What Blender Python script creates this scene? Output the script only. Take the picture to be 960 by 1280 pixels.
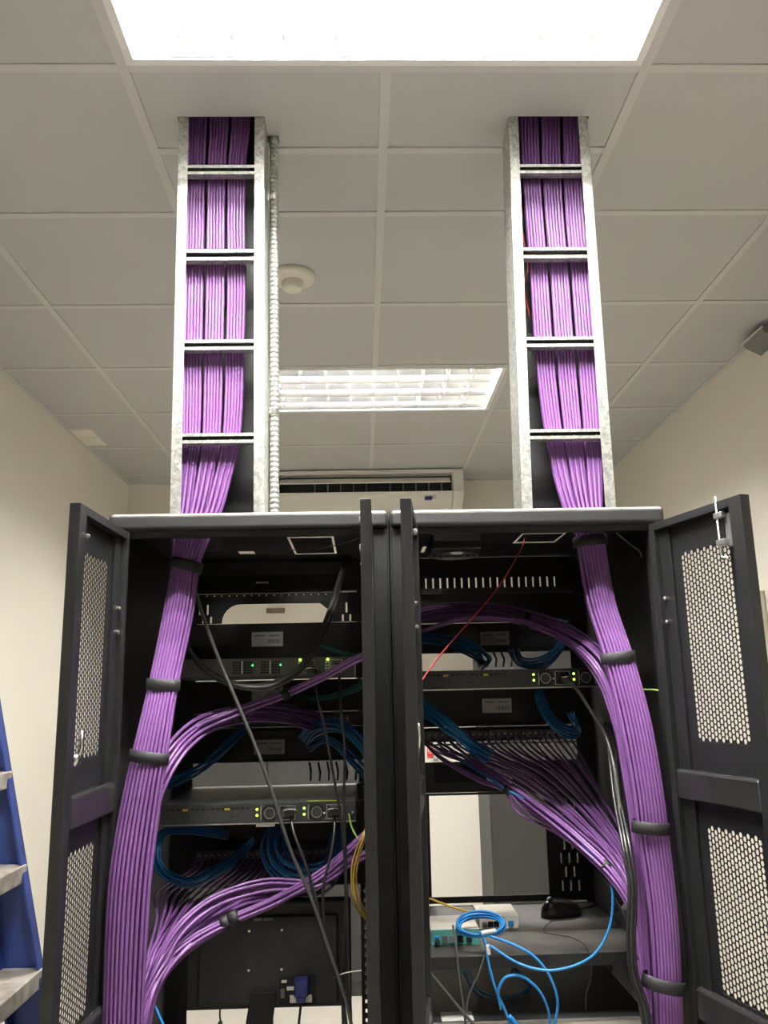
import bpy, math, random
from mathutils import Vector, Matrix
random.seed(7)
scene = bpy.context.scene
COL = scene.collection
for o in list(bpy.data.objects):
    bpy.data.objects.remove(o)

# ------------------------------------------------------------------ camera
CAM = Vector((-.0625, -1.775, 1.615))
FPX, PITCH, YAW, ROLL = 1046.5, .21204, .02942, -.0209
_f = Vector((math.sin(YAW)*math.cos(PITCH), math.cos(YAW)*math.cos(PITCH), math.sin(PITCH)))
_r = Vector((math.cos(YAW), -math.sin(YAW), 0)); _u = _r.cross(_f)
CR = math.cos(ROLL)*_r + math.sin(ROLL)*_u
CU = -math.sin(ROLL)*_r + math.cos(ROLL)*_u
cd = bpy.data.cameras.new('camera'); cam = bpy.data.objects.new('camera', cd); COL.objects.link(cam)
cd.sensor_fit = 'HORIZONTAL'; cd.sensor_width = 36; cd.lens = FPX/960*36; cd.clip_start = .02
m = Matrix.Identity(4)
for i in range(3):
    m[i][0] = CR[i]; m[i][1] = CU[i]; m[i][2] = -_f[i]; m[i][3] = CAM[i]
cam.matrix_world = m
scene.camera = cam

# ------------------------------------------------------------------ world, exposure, lamp strength
w = bpy.data.worlds.new('world'); scene.world = w; w.use_nodes = True
w.node_tree.nodes['Background'].inputs[0].default_value = (.5, .5, .5, 1)
w.node_tree.nodes['Background'].inputs[1].default_value = .05
vs = scene.view_settings
vs.view_transform = 'Standard'; vs.look = 'None'; vs.gamma = 1; vs.use_curve_mapping = False
vs.exposure = 0.0
LAMP = 500.0
LAMP_COL = (1.0, .975, .925, 1)

ZC = 3.015                     # ceiling plane
GX, GY = .013, .4895           # origin of the ceiling grid, cells of 0.6 m
WL, WR, WB, WF = -1.62, 1.60, 3.75, -4.31

def at(px, py, Y=None, Z=None, X=None):
    """A point of the photograph at a known depth (Y), height (Z) or side distance (X)."""
    d = _f + CR*((px-480)/FPX) + CU*((640-py)/FPX)
    t = (Y-CAM.y)/d.y if Y is not None else (Z-CAM.z)/d.z if Z is not None else (X-CAM.x)/d.x
    return CAM + d*t

# ------------------------------------------------------------------ materials
def mat(name, col, rough=.5, metal=0, var=0, scale=8, bump=0, bscale=300, spec=.5, emit=None, es=0, col2=None, detail=3):
    mt = bpy.data.materials.new(name); mt.use_nodes = True
    nt = mt.node_tree; b = nt.nodes['Principled BSDF']
    c = tuple(col)+(1,) if len(col) == 3 else col
    b.inputs['Base Color'].default_value = c
    b.inputs['Roughness'].default_value = rough
    b.inputs['Metallic'].default_value = metal
    b.inputs['Specular IOR Level'].default_value = spec
    tc = nt.nodes.new('ShaderNodeTexCoord')
    if var or col2:
        n = nt.nodes.new('ShaderNodeTexNoise'); n.inputs['Scale'].default_value = scale; n.inputs['Detail'].default_value = detail
        nt.links.new(tc.outputs['Object'], n.inputs['Vector'])
        rp = nt.nodes.new('ShaderNodeValToRGB')
        rp.color_ramp.elements[0].position = .35; rp.color_ramp.elements[1].position = .68
        c2 = tuple(col2) if col2 else tuple(x*(1-var) for x in c[:3])
        rp.color_ramp.elements[0].color = c2+(1,); rp.color_ramp.elements[1].color = c
        nt.links.new(n.outputs['Fac'], rp.inputs['Fac']); nt.links.new(rp.outputs['Color'], b.inputs['Base Color'])
    if bump:
        n2 = nt.nodes.new('ShaderNodeTexNoise'); n2.inputs['Scale'].default_value = bscale; n2.inputs['Detail'].default_value = 2
        nt.links.new(tc.outputs['Object'], n2.inputs['Vector'])
        bp = nt.nodes.new('ShaderNodeBump'); bp.inputs['Strength'].default_value = bump; bp.inputs['Distance'].default_value = .002
        nt.links.new(n2.outputs['Fac'], bp.inputs['Height']); nt.links.new(bp.outputs['Normal'], b.inputs['Normal'])
    if emit:
        b.inputs['Emission Color'].default_value = tuple(emit)+(1,); b.inputs['Emission Strength'].default_value = es
    return mt

def galvanized():
    mt = mat('galvanised_steel', (.6, .6, .57), .38, .75)
    nt = mt.node_tree; b = nt.nodes['Principled BSDF']
    tc = nt.nodes.new('ShaderNodeTexCoord'); nz = nt.nodes.new('ShaderNodeTexNoise'); nz.inputs['Scale'].default_value = 60
    mx = nt.nodes.new('ShaderNodeVectorMath'); mx.operation = 'MULTIPLY_ADD'; mx.inputs[1].default_value = (.02,)*3
    nt.links.new(tc.outputs['Object'], nz.inputs['Vector']); nt.links.new(nz.outputs['Color'], mx.inputs[0]); nt.links.new(tc.outputs['Object'], mx.inputs[2])
    v = nt.nodes.new('ShaderNodeTexVoronoi'); v.inputs['Scale'].default_value = 130
    nt.links.new(mx.outputs[0], v.inputs['Vector'])
    rp = nt.nodes.new('ShaderNodeValToRGB')
    rp.color_ramp.elements[0].color = (.36, .38, .36, 1); rp.color_ramp.elements[1].color = (.74, .75, .70, 1)
    nt.links.new(v.outputs['Color'], rp.inputs['Fac']); nt.links.new(rp.outputs['Color'], b.inputs['Base Color'])
    return mt

def dusty():
    """black powder coat with pale dust lying on the faces that look up"""
    mt = mat('dusty_powder_coat', (.022, .022, .023), .5, bump=.25, bscale=700)
    nt = mt.node_tree; b = nt.nodes['Principled BSDF']
    g = nt.nodes.new('ShaderNodeNewGeometry'); s = nt.nodes.new('ShaderNodeSeparateXYZ'); nt.links.new(g.outputs['True Normal'], s.inputs[0])
    r1 = nt.nodes.new('ShaderNodeMapRange'); r1.inputs['From Min'].default_value = .1; r1.inputs['From Max'].default_value = .6
    nt.links.new(s.outputs['Z'], r1.inputs['Value'])
    tc = nt.nodes.new('ShaderNodeTexCoord'); n = nt.nodes.new('ShaderNodeTexNoise'); n.inputs['Scale'].default_value = 22; n.inputs['Detail'].default_value = 5
    nt.links.new(tc.outputs['Object'], n.inputs['Vector'])
    mu = nt.nodes.new('ShaderNodeMath'); mu.operation = 'MULTIPLY'
    r2 = nt.nodes.new('ShaderNodeMapRange'); r2.inputs['From Min'].default_value = .25; r2.inputs['From Max'].default_value = .6; r2.inputs['To Min'].default_value = .35
    nt.links.new(n.outputs['Fac'], r2.inputs['Value'])
    nt.links.new(r1.outputs[0], mu.inputs[0]); nt.links.new(r2.outputs[0], mu.inputs[1])
    mx = nt.nodes.new('ShaderNodeMix'); mx.data_type = 'RGBA'
    mx.inputs[6].default_value = (.022, .022, .023, 1); mx.inputs[7].default_value = (.32, .30, .27, 1)
    nt.links.new(mu.outputs[0], mx.inputs[0]); nt.links.new(mx.outputs[2], b.inputs['Base Color'])
    return mt

M = dict(
    wall=mat('cream_wall_paint', (.84, .80, .71), .75, var=.035, scale=1.5, bump=.06, bscale=60),
    ceil=mat('ceiling_tile_white', (.54, .54, .535), .85, var=.03, scale=3, bump=.05, bscale=500),
    bar=mat('grid_bar_white', (.60, .595, .58), .5),
    floor=mat('pale_floor_tile', (.64, .60, .53), .35, var=.05, scale=3),
    lampw=mat('lamp_white', (.85, .85, .83), .4),
    blade=mat('louvre_aluminium', (.84, .84, .83), .22, 1),
    tube=mat('lamp_tube', (1, 1, 1), .5, emit=LAMP_COL[:3], es=LAMP),
    tube_dim=mat('dimmed_lamp_tube', (1, 1, 1), .5, emit=LAMP_COL[:3], es=LAMP*.8),  # same tube at lower strength, keeps the far louvre from burning out
    galv=galvanized(), dusty=dusty(),
    coat=mat('black_powder_coat', (.015, .016, .017), .42, var=.25, scale=40, bump=.3, bscale=700),
    gloss=mat('black_gloss_coat', (.024, .024, .024), .24),
    dark=mat('black_inner_steel', (.013, .014, .015), .5, var=.2, scale=15),
    panel=mat('black_panel', (.014, .015, .016), .45),
    purple=mat('purple_cable_jacket', (.235, .098, .315), .38, var=.12, scale=6),
    blue=mat('blue_cable_jacket', (.015, .19, .46), .4),
    bluel=mat('bright_blue_cable_jacket', (.03, .27, .68), .4),
    black=mat('black_cable_jacket', (.018, .018, .018), .38),
    grey=mat('grey_black_cable_jacket', (.085, .085, .08), .3),
    strap=mat('black_hook_strap', (.02, .02, .022), .6, bump=.3, bscale=900),
    teal=mat('teal_cable_jacket', (.01, .14, .12), .4),
    red=mat('red_wire', (.45, .03, .03), .45),
    yellow=mat('yellow_fibre', (.75, .5, .08), .4),
    gold=mat('ochre_cable', (.32, .20, .03), .45),
    earth=mat('green_yellow_wire', (.35, .6, .12), .4),
    chrome=mat('zinc_plated_steel', (.75, .75, .72), .25, 1),
    swgrey=mat('grey_chassis', (.15, .15, .142), .45, .3),
    swdark=mat('charcoal_chassis', (.06, .063, .066), .45, .3),
    silver=mat('bare_steel_edge', (.6, .6, .58), .35, .9),
    hole=mat('black_hole', (.004, .004, .004), .7),
    label=mat('pale_label', (.80, .78, .73), .6, var=.08, scale=60),
    ink=mat('label_ink', (.12, .11, .10), .7),
    led=mat('green_led', (.3, .9, .1), .4, emit=(.45, 1, .05), es=6),
    ledg=mat('green_light', (.1, .9, .2), .4, emit=(.05, 1, .2), es=3),
    tab=mat('yellow_tab', (.6, .45, .05), .5),
    lime=mat('lime_strip', (.45, .55, .03), .5),
    port=mat('port_grey', (.22, .22, .21), .5),
    aircon=mat('aircon_white', (.74, .72, .66), .45),
    vent=mat('vent_cream', (.82, .78, .68), .6),
    outlet=mat('dark_outlet', (.012, .017, .026), .5),
    navy=mat('navy_plastic', (.02, .03, .16), .45),
    bladder=mat('blue_fibreglass', (.03, .065, .29), .45, var=.35, scale=14, col2=(.015, .04, .2)),
    alum=mat('dusty_aluminium', (.58, .55, .50), .55, .25, col2=(.36, .31, .26), scale=24),
    cab=mat('grey_cabinet', (.036, .036, .034), .5, var=.12, scale=5),
    white=mat('white_print', (.8, .79, .75), .6),
    sred=mat('red_sign', (.62, .04, .03), .5),
    brown=mat('brown_plaque', (.16, .11, .08), .6),
    mouse=mat('black_gloss_plastic', (.012, .012, .013), .22),
    shelf=mat('scuffed_black_shelf', (.095, .085, .072), .55, col2=(.03, .028, .026), scale=9, detail=6),
    mon=mat('monitor_black', (.016, .018, .018), .55, bump=.2, bscale=600),
    tealbox=mat('teal_front', (.10, .38, .34), .5),
    cream=mat('cream_case', (.62, .58, .50), .55, var=.12, scale=12),
    pale=mat('pale_grey_front', (.55, .53, .48), .5),
)

# ------------------------------------------------------------------ mesh helpers
class MB:
    def __init__(s): s.v = []; s.f = []
    def add(s, vs, fs):
        k = len(s.v); s.v += [tuple(p) for p in vs]; s.f += [tuple(i+k for i in f) for f in fs]; return s
    def box(s, x0, x1, y0, y1, z0, z1):
        return s.hexa([(x0,y0,z0),(x1,y0,z0),(x1,y1,z0),(x0,y1,z0),(x0,y0,z1),(x1,y0,z1),(x1,y1,z1),(x0,y1,z1)])
    def hexa(s, p):
        return s.add(p, [(0,3,2,1),(4,5,6,7),(0,1,5,4),(1,2,6,5),(2,3,7,6),(3,0,4,7)])
    def prism(s, poly, a0, a1, axis='x'):
        n = len(poly)
        def mk(p, a): return (a,p[0],p[1]) if axis == 'x' else (p[0],a,p[1]) if axis == 'y' else (p[0],p[1],a)
        vs = [mk(p, a0) for p in poly]+[mk(p, a1) for p in poly]
        fs = [tuple(range(n))[::-1], tuple(range(n, 2*n))]+[(i,(i+1)%n,(i+1)%n+n,i+n) for i in range(n)]
        return s.add(vs, fs)
    def tube(s, pts, r, n=6, caps=True, flat=1.0):
        pts = [Vector(p) for p in pts]; N = len(pts); up = None; vs = []
        for i, p in enumerate(pts):
            t = (pts[min(i+1, N-1)]-pts[max(i-1, 0)])
            if t.length < 1e-9: t = Vector((0, 0, 1))
            t.normalize()
            if up is None:
                up = Vector((0, 1, 0)) if abs(t.y) < .9 else Vector((1, 0, 0))
            up = (up-t*up.dot(t)); up.normalize(); sd = t.cross(up)
            rr = r[i] if isinstance(r, (list, tuple)) else r
            for k in range(n):
                a = 2*math.pi*k/n
                vs.append(p+up*(math.cos(a)*rr*flat)+sd*(math.sin(a)*rr))
        fs = [(i*n+k, i*n+(k+1)%n, (i+1)*n+(k+1)%n, (i+1)*n+k) for i in range(N-1) for k in range(n)]
        if caps: fs += [tuple(range(n))[::-1], tuple(range((N-1)*n, N*n))]
        return s.add(vs, fs)
    def cyl(s, p0, p1, r, n=12): return s.tube([p0, p1], r, n)
    def lathe(s, c, prof, n=24, axis='z', sx=1, sy=1):
        vs = []; c = Vector(c)
        for r, h in prof:
            for k in range(n):
                a = 2*math.pi*k/n; x, y = r*math.cos(a)*sx, r*math.sin(a)*sy
                vs.append(c+(Vector((x, y, h)) if axis == 'z' else Vector((x, h, y)) if axis == 'y' else Vector((h, x, y))))
        N = len(prof)
        fs = [(i*n+k, i*n+(k+1)%n, (i+1)*n+(k+1)%n, (i+1)*n+k) for i in range(N-1) for k in range(n)]
        fs += [tuple(range(n))[::-1], tuple(range((N-1)*n, N*n))]
        return s.add(vs, fs)
    def plate(s, a0, a1, b0, b1, holes, c0, c1, plane='xz'):
        """flat plate with rectangular holes (each a real opening); c0..c1 is its thickness"""
        A = sorted({a0, a1} | {min(max(h[i], a0), a1) for h in holes for i in (0, 1)})
        B = sorted({b0, b1} | {min(max(h[i], b0), b1) for h in holes for i in (2, 3)})
        solid = {}
        for i in range(len(A)-1):
            for j in range(len(B)-1):
                am, bm = (A[i]+A[i+1])/2, (B[j]+B[j+1])/2
                solid[i, j] = not any(h[0] < am < h[1] and h[2] < bm < h[3] for h in holes)
        def P(a, b, c): return (a, c, b) if plane == 'xz' else (a, b, c) if plane == 'xy' else (c, a, b)
        idx = {}; vs = []; fs = []
        def V(i, j, k):
            if (i, j, k) not in idx: idx[i, j, k] = len(vs); vs.append(P(A[i], B[j], (c0, c1)[k]))
            return idx[i, j, k]
        for (i, j), ok in solid.items():
            if not ok: continue
            fs.append((V(i,j,0), V(i+1,j,0), V(i+1,j+1,0), V(i,j+1,0))); fs.append((V(i,j,1), V(i,j+1,1), V(i+1,j+1,1), V(i+1,j,1)))
            for di, dj, e in ((-1,0,((i,j),(i,j+1))), (1,0,((i+1,j),(i+1,j+1))), (0,-1,((i,j),(i+1,j))), (0,1,((i,j+1),(i+1,j+1)))):
                if not solid.get((i+di, j+dj), False):
                    (p, q), (r, t) = e; fs.append((V(p,q,0), V(r,t,0), V(r,t,1), V(p,q,1)))
        return s.add(vs, fs)

BASE = {}
def new(name, data): 
    o = bpy.data.objects.new(name, data); COL.objects.link(o); return o
def obj(name, mb, mt, parent=None, smooth=False, bev=0, loc=None, seg=2, **props):
    """ONE mesh object from world coordinates; under a parent it keeps its world place"""
    base = BASE.get(parent.name, Vector((0, 0, 0))) if parent else (Vector(loc) if loc else Vector((0, 0, 0)))
    me = bpy.data.meshes.new(name)
    me.from_pydata([tuple(Vector(v)-base) for v in mb.v], [], mb.f)
    me.materials.append(M[mt] if isinstance(mt, str) else mt)
    import bmesh
    bm = bmesh.new(); bm.from_mesh(me); bmesh.ops.recalc_face_normals(bm, faces=bm.faces); bm.to_mesh(me); bm.free()
    if smooth:
        for p in me.polygons: p.use_smooth = True
    me.update()
    o = new(name, me)
    if parent: o.parent = parent; BASE[o.name] = base
    else: o.location = base; BASE[o.name] = base
    if bev:
        b = o.modifiers.new('bevel', 'BEVEL'); b.width = bev; b.segments = seg; b.limit_method = 'ANGLE'; b.angle_limit = .6
        if smooth is None: pass
    for k, v in props.items(): o[k] = v
    return o
def tag(o, label, cat, group=None):
    o['label'] = label; o['category'] = cat
    if group: o['group'] = group
    return o
def thing(name, label, cat, loc, group=None):
    o = new(name, None); o.location = loc; BASE[o.name] = Vector(loc); o.empty_display_size = .05
    return tag(o, label, cat, group)
def struct(name, mb, mt, **k): return obj(name, mb, mt, kind='structure', **k)
def part_copy(src, name, parent, dv):
    """a copy of a part, sharing its mesh, moved by dv"""
    o = src.copy(); o.name = name; COL.objects.link(o); o.parent = parent; o.location = Vector(src.location)+Vector(dv); return o

def spline(pts, k=8):
    P = [Vector(p) for p in pts]; out = []
    P = [P[0]*2-P[1]]+P+[P[-1]*2-P[-2]]
    for i in range(1, len(P)-2):
        p0, p1, p2, p3 = P[i-1:i+3]
        t0 = 0; d1 = max((p1-p0).length**.5, 1e-4); d2 = max((p2-p1).length**.5, 1e-4); d3 = max((p3-p2).length**.5, 1e-4)
        m1 = (p1-p0)/d1-(p2-p0)/(d1+d2)+(p2-p1)/d2; m2 = (p2-p1)/d2-(p3-p1)/(d2+d3)+(p3-p2)/d3
        m1 *= d2; m2 *= d2
        for j in range(k):
            t = j/k; t2 = t*t; t3 = t2*t
            out.append(p1*(2*t3-3*t2+1)+m1*(t3-2*t2+t)+p2*(-2*t3+3*t2)+m2*(t3-t2))
    out.append(P[-2]); return out

# ================================================================== THE ROOM
struct('floor', MB().box(WL, WR, WF, WB, -.05, 0), 'floor')
struct('wall_left', MB().box(WL-.1, WL, WF, WB, 0, ZC+.2), 'wall')
struct('wall_right', MB().box(WR, WR+.1, WF, WB, 0, ZC+.2), 'wall')
struct('wall_back', MB().box(WL-.1, WR+.1, WB, WB+.1, 0, ZC+.2), 'wall')
struct('wall_front', MB().box(WL-.1, WR+.1, WF-.1, WF, 0, ZC+.2), 'wall')
ceil = struct('ceiling', MB().box(WL-.1, WR+.1, WF-.1, WB+.1, ZC+.2, ZC+.25), 'ceil')
b = MB()
b.box(WL, WL+.022, WF, WB, ZC, ZC+.004).box(WR-.022, WR, WF, WB, ZC, ZC+.004).box(WL, WR, WB-.022, WB, ZC, ZC+.004)
obj('edge_trim', b, 'bar', ceil)
lamps_rc = [(-1, -2), (-1, 2)]           # first column, first row of each 1.2 x 0.6 lamp
def lampcell(i, j): return any(c <= i < c+2 and r == j for c, r in lamps_rc)
XS = [(-3, WL), (-2, None), (-1, None), (0, None), (1, None), (2, None), (3, WR)]
xs = [WL]+[GX+.6*i for i in range(-2, 3)]+[WR]
cols = list(range(-3, 3))
rows = list(range(-8, 6))
ys = {j: GY+.6*j for j in rows}; ys[-8] = WF; ys[6] = WB
for ci, i in enumerate(cols):
    for j in rows:
        if lampcell(i, j): continue
        spans = [(ys[j], ys[j+1])]
        if j == -1 and i in (-1, 0): spans = [(ys[j], ys[j]+.3), (ys[j]+.3, ys[j+1])]
        for y0, y1 in spans:
            if y1-y0 < .05: continue
            hl = [h for h in ((-.501, -.285, .058, .166), (-.286, -.258, .131, .159), (.326, .528, .058, .166)) if xs[ci] < h[0] < xs[ci+1] and y0 < h[2] < y1]
            obj('ceiling_tile', MB().plate(xs[ci]+.006, xs[ci+1]-.006, y0+.006, y1-.006, hl, ZC+.004, ZC+.018, 'xy'), 'ceil', ceil)
for i in range(-2, 3):                              # main bars along the room, interrupted by the lamps
    x = GX+.6*i; segs = [(WF, WB)]
    if i == 0:
        for c, r in sorted(lamps_rc, key=lambda q: q[1]):
            a, e = segs.pop(); segs += [(a, ys[r]+.012), (ys[r+1]-.012, e)]
    for a, e in segs: obj('grid_bar', MB().box(x-.012, x+.012, a, e, ZC, ZC+.005), 'bar', ceil)
for j in rows[1:]:
    y = ys[j]
    for ci in range(6):
        obj('grid_bar', MB().box(xs[ci]+.012, xs[ci+1]-.012, y-.012, y+.012, ZC+.0003, ZC+.005), 'bar', ceil)
for ci in (2, 3):
    obj('grid_bar', MB().box(xs[ci]+.012, xs[ci+1]-.012, ys[-1]+.288, ys[-1]+.312, ZC+.0003, ZC+.005), 'bar', ceil)

# ------------------------------------------------------------------ ceiling lamps
def ceiling_lamp(c, r, label, tube='tube'):
    x0, x1, y0, y1 = GX+.6*c+.014, GX+.6*(c+2)-.014, ys[r]+.014, ys[r+1]-.014
    t = thing('ceiling_light', label, 'light', ((x0+x1)/2, (y0+y1)/2, ZC), 'recessed louvre ceiling lights')
    b = MB(); zt = ZC+.135
    b.box(x0, x1, y0, y1, zt, zt+.01)
    b.box(x0, x0+.004, y0, y1, ZC, zt).box(x1-.004, x1, y0, y1, ZC, zt).box(x0, x1, y0, y0+.004, ZC, zt).box(x0, x1, y1-.004, y1, ZC, zt)
    obj('housing', b, 'lampw', t)
    b = MB(); b.plate(x0-.002, x1+.002, y0-.002, y1+.002, [(x0+.018, x1-.018, y0+.018, y1-.018)], ZC-.004, ZC+.002, 'xy')
    obj('frame', b, 'lampw', t, bev=.002)
    ix0, ix1, iy0, iy1 = x0+.018, x1-.018, y0+.018, y1-.018
    zb0, zb1 = ZC+.003, ZC+.066
    for k in range(4):
        y = iy0+(iy1-iy0)*k/3
        b = MB().prism([(y-.0012, zb0), (y+.0012, zb0), (y+.010, zb0+.035), (y+.026, zb1), (y-.026, zb1), (y-.010, zb0+.035)], ix0, ix1, 'x')
        obj('louvre_blade', b, 'blade', t)
    first = None
    for k in range(1, 10):
        x = ix0+(ix1-ix0)*k/10
        b = MB().prism([(x-.0008, zb0+.001), (x+.0008, zb0+.001), (x+.004, zb0+.045), (x-.004, zb0+.045)], iy0, iy1, 'y')
        obj('cross_blade', b, 'blade', t)
    for k in range(3):
        y = iy0+(iy1-iy0)*(k+.5)/3
        tb = obj('lamp_tube', MB().cyl((x0+.035, y, ZC+.092), (x1-.035, y, ZC+.092), .013, 12), tube, t, smooth=False)
        obj('end_cap', MB().box(x0+.006, x0+.034, y-.016, y+.016, ZC+.08, zt).box(x1-.034, x1-.006, y-.016, y+.016, ZC+.08, zt), 'lampw', tb)
    return t
ceiling_lamp(-1, -2, 'bright louvred ceiling light burning at the top edge, right above the racks')
ceiling_lamp(-1, 2, 'dimmer louvred ceiling light seen between the two cable ladders', 'tube_dim')

# ------------------------------------------------------------------ ceiling fittings
c = (-.281, .868, ZC)
t = thing('smoke_detector', 'round white smoke detector on the ceiling beside the left conduit', 'detector', c)
obj('base', MB().lathe(c, [(.078, .004), (.078, -.006), (.070, -.016), (.04, -.022)], 32), 'vent', t, smooth=True)
obj('sensor_head', MB().lathe(c, [(.036, -.02), (.038, -.032), (.036, -.046), (.026, -.052)], 24), 'vent', t, smooth=True)
obj('indicator', MB().lathe((c[0]+.024, c[1]-.02, c[2]), [(.004, -.04), (.004, -.051)], 8), 'white', t)

t = thing('air_vent', 'small cream two-flap air vent in the ceiling by the left wall', 'vent', (-1.545, 2.66, ZC))
obj('frame', MB().plate(-1.60, -1.485, 2.52, 2.81, [(-1.593, -1.492, 2.528, 2.655), (-1.593, -1.492, 2.675, 2.802)], ZC-.006, ZC+.004, 'xy'), 'vent', t)
for y in (2.528, 2.675):
    obj('flap', MB().box(-1.592, -1.493, y+.002, y+.125, ZC-.004, ZC+.003), 'vent', t)

t = thing('wall_box', 'grey wedge shaped fitting high on the right wall at the frame edge', 'fitting', (1.56, 1.36, 2.98))
obj('body', MB().prism([(1.5985, 2.995), (1.525, 2.985), (1.535, 2.968), (1.5985, 2.935)], 1.25, 1.42, 'y'), 'port', t, bev=.004)
obj('rim', MB().box(1.522, 1.530, 1.245, 1.425, 2.984, 2.990), 'aircon', t)

t = thing('wall_trunking', 'thin cream cable trunking running down the right wall beside the open door', 'trunking', (1.59, .3, 1.0))
p = at(950, 740, X=1.59)
obj('cover', MB().box(1.575, 1.5985, p.y-.018, p.y+.018, 0.02, p.z), 'vent', t, bev=.002)
obj('end_cap', MB().box(1.573, 1.5985, p.y-.02, p.y+.02, p.z, p.z+.004), 'vent', t)

# ------------------------------------------------------------------ air conditioner under the ceiling at the back wall
t = thing('air_conditioner', 'white ceiling-hung air conditioner on the back wall above the racks', 'air conditioner', (0, 3.6, 2.9))
xa, xb = -.60, .605
obj('top_lip', MB().box(xa, xb, 3.415, 3.70, 2.985, 3.011), 'aircon', t, bev=.004)
obj('casing', MB().prism([(3.42, 2.868), (3.425, 2.848), (3.74, 2.66), (3.7495, 2.66), (3.7495, 3.0), (3.52, 3.0), (3.52, 2.868)], xa, xb-.07), 'aircon', t, bev=.004)
obj('side_cap', MB().prism([(3.412, 2.995), (3.412, 2.862), (3.425, 2.838), (3.74, 2.648), (3.7495, 2.648), (3.7495, 3.005), (3.42, 3.005)], xb-.07, xb), 'aircon', t, bev=.006)
obj('side_cap', MB().prism([(3.412, 2.995), (3.412, 2.862), (3.43, 2.85), (3.55, 2.85), (3.55, 3.0)], xa, xa+.018), 'aircon', t)
obj('outlet', MB().box(xa+.018, xb-.07, 3.505, 3.519, 2.869, 2.984), 'outlet', t)
obj('flap', MB().prism([(3.408, 2.926), (3.414, 2.921), (3.446, 2.954), (3.440, 2.960)], xa+.03, xb-.085), 'aircon', t)
v0 = None
for k in range(11):
    x = -.35+.083*k+(.0 if k < 5 else .07)
    if x < xb-.1: obj('vane', MB().box(x-.002, x+.002, 3.43, 3.504, 2.870, 2.93), 'port', t)
obj('badge', MB().box(.355, .40, 3.428, 3.46, 2.815, 2.832), 'navy', t)
obj('badge', MB().box(.405, .425, 3.428, 3.46, 2.815, 2.832), 'white', t)

# things on the back wall, seen through the racks
tag(obj('plaque', MB().box(-.685, -.565, 3.735, 3.7495, 2.137, 2.168), 'brown'), 'small brown plaque on the back wall, seen through the upper slot of the left rack', 'plaque')
t = thing('safety_sign', 'small red safety sign on the back wall, seen through the right rack', 'sign', (.362, 3.74, 1.245))
obj('board', MB().box(.343, .381, 3.742, 3.7495, 1.205, 1.285), 'sred', t)
b = MB(); b.tube([(.362+.013*math.cos(a*.524), 3.741, 1.25+.02*math.sin(a*.524)) for a in range(13)], .0022, 5)
b.tube([(.353, 3.741, 1.236), (.371, 3.741, 1.264)], .002, 5)
obj('ring_mark', b, 'white', t)
tag(obj('wall_switch_box', MB().box(.383, .412, 3.72, 3.7495, 1.195, 1.285), 'pale', bev=.003), 'narrow pale box on the back wall right of the red sign', 'box')
def cabinet(label, x0, x1, zt, leaves):
    t = thing('metal_cabinet', label, 'cabinet', ((x0+x1)/2, 3.4, 0))
    obj('body', MB().box(x0, x1, 3.24, 3.73, .0, zt), 'cab', t, bev=.004)
    for k in range(leaves):
        a, e = x0+(x1-x0)*k/leaves+.006, x0+(x1-x0)*(k+1)/leaves-.006
        d = obj('door', MB().box(a, e, 3.22, 3.239, .08, zt-.03), 'cab', t, bev=.003)
        obj('handle', MB().box(e-.05, e-.035, 3.195, 3.219, zt*.5, zt*.5+.12), 'swdark', d)
cabinet('tall grey metal cabinet against the back wall behind the right rack', .655, 1.45, 1.95, 1)
cabinet('low grey metal cabinet against the back wall behind the left rack', -1.2, -.03, 1.36, 2)

# ================================================================== CABLE LADDERS
def cable_ladder(label, xb0, xb1, xt0, xt1, zs):
    t = thing('cable_ladder', label, 'cable ladder', ((xb0+xb1)/2, .11, 2.0), 'vertical cable ladders')
    z0, z1 = 2.001, ZC+.19
    def sl(a0, a1, b0, b1, y0, y1):   # slanted upright: x a0..a1 at the bottom, b0..b1 at the top
        return MB().hexa([(a0,y0,z0),(a1,y0,z0),(a1,y1,z0),(a0,y1,z0),(b0,y0,z1),(b1,y0,z1),(b1,y1,z1),(b0,y1,z1)])
    fw = .024
    for sd in (0, 1):
        if sd == 0: A, B, s = xb0, xt0, 1
        else: A, B, s = xb1, xt1, -1
        def q(u0, u1): return (A+s*u0, A+s*u1, B+s*u0, B+s*u1) if s > 0 else (A+s*u1, A+s*u0, B+s*u1, B+s*u0)
        b = MB()
        for (u0, u1, y0, y1) in ((0, fw, .060, .0625), (0, .0025, .0625, .1595), (0, fw, .1595, .162)):
            h = sl(*q(u0, u1), y0, y1); b.add(h.v, h.f)
        obj('side_rail', b, 'galv', t, bev=.0008)
    for za, zb in zs:
        f = ((za+zb)/2-z0)/(z1-z0); x0 = xb0+(xt0-xb0)*f+.003; x1 = xb1+(xt1-xb1)*f-.003
        b = MB(); h = (za-zb)/2; zm = (za+zb)/2
        b.box(x0, x1, .0635, .085, zm+h-.0018, zm+h).box(x0, x1, .0635, .085, zm-h, zm-h+.0018)
        b.box(x0, x1, .0632, .0645, zm+h-.0075, zm+h).box(x0, x1, .0632, .0645, zm-h, zm-h+.0075)
        r = obj('rung', b, 'galv', t)
        obj('slot_shade', MB().box(x0, x1, .083, .0848, zm-h+.002, zm+h-.002), 'dark', r)  # inner face of the galvanised rung, coloured dark for the shade in the slot
        for k in range(4):
            xx = x0+(x1-x0)*(k+.5)/4
            obj('rivet', MB().cyl((xx, .0795, zm), (xx, .0828, zm), .0025, 6), 'tab', r)
    b = MB(); h = sl(xb0+.003, xb1-.003, xt0+.003, xt1-.003, .150, .153); b.add(h.v, h.f)
    obj('back_sheet', b, 'dark', t)
    return t
ZR = [(2.888, 2.863), (2.661, 2.633), (2.429, 2.404), (2.201, 2.177)]
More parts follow.
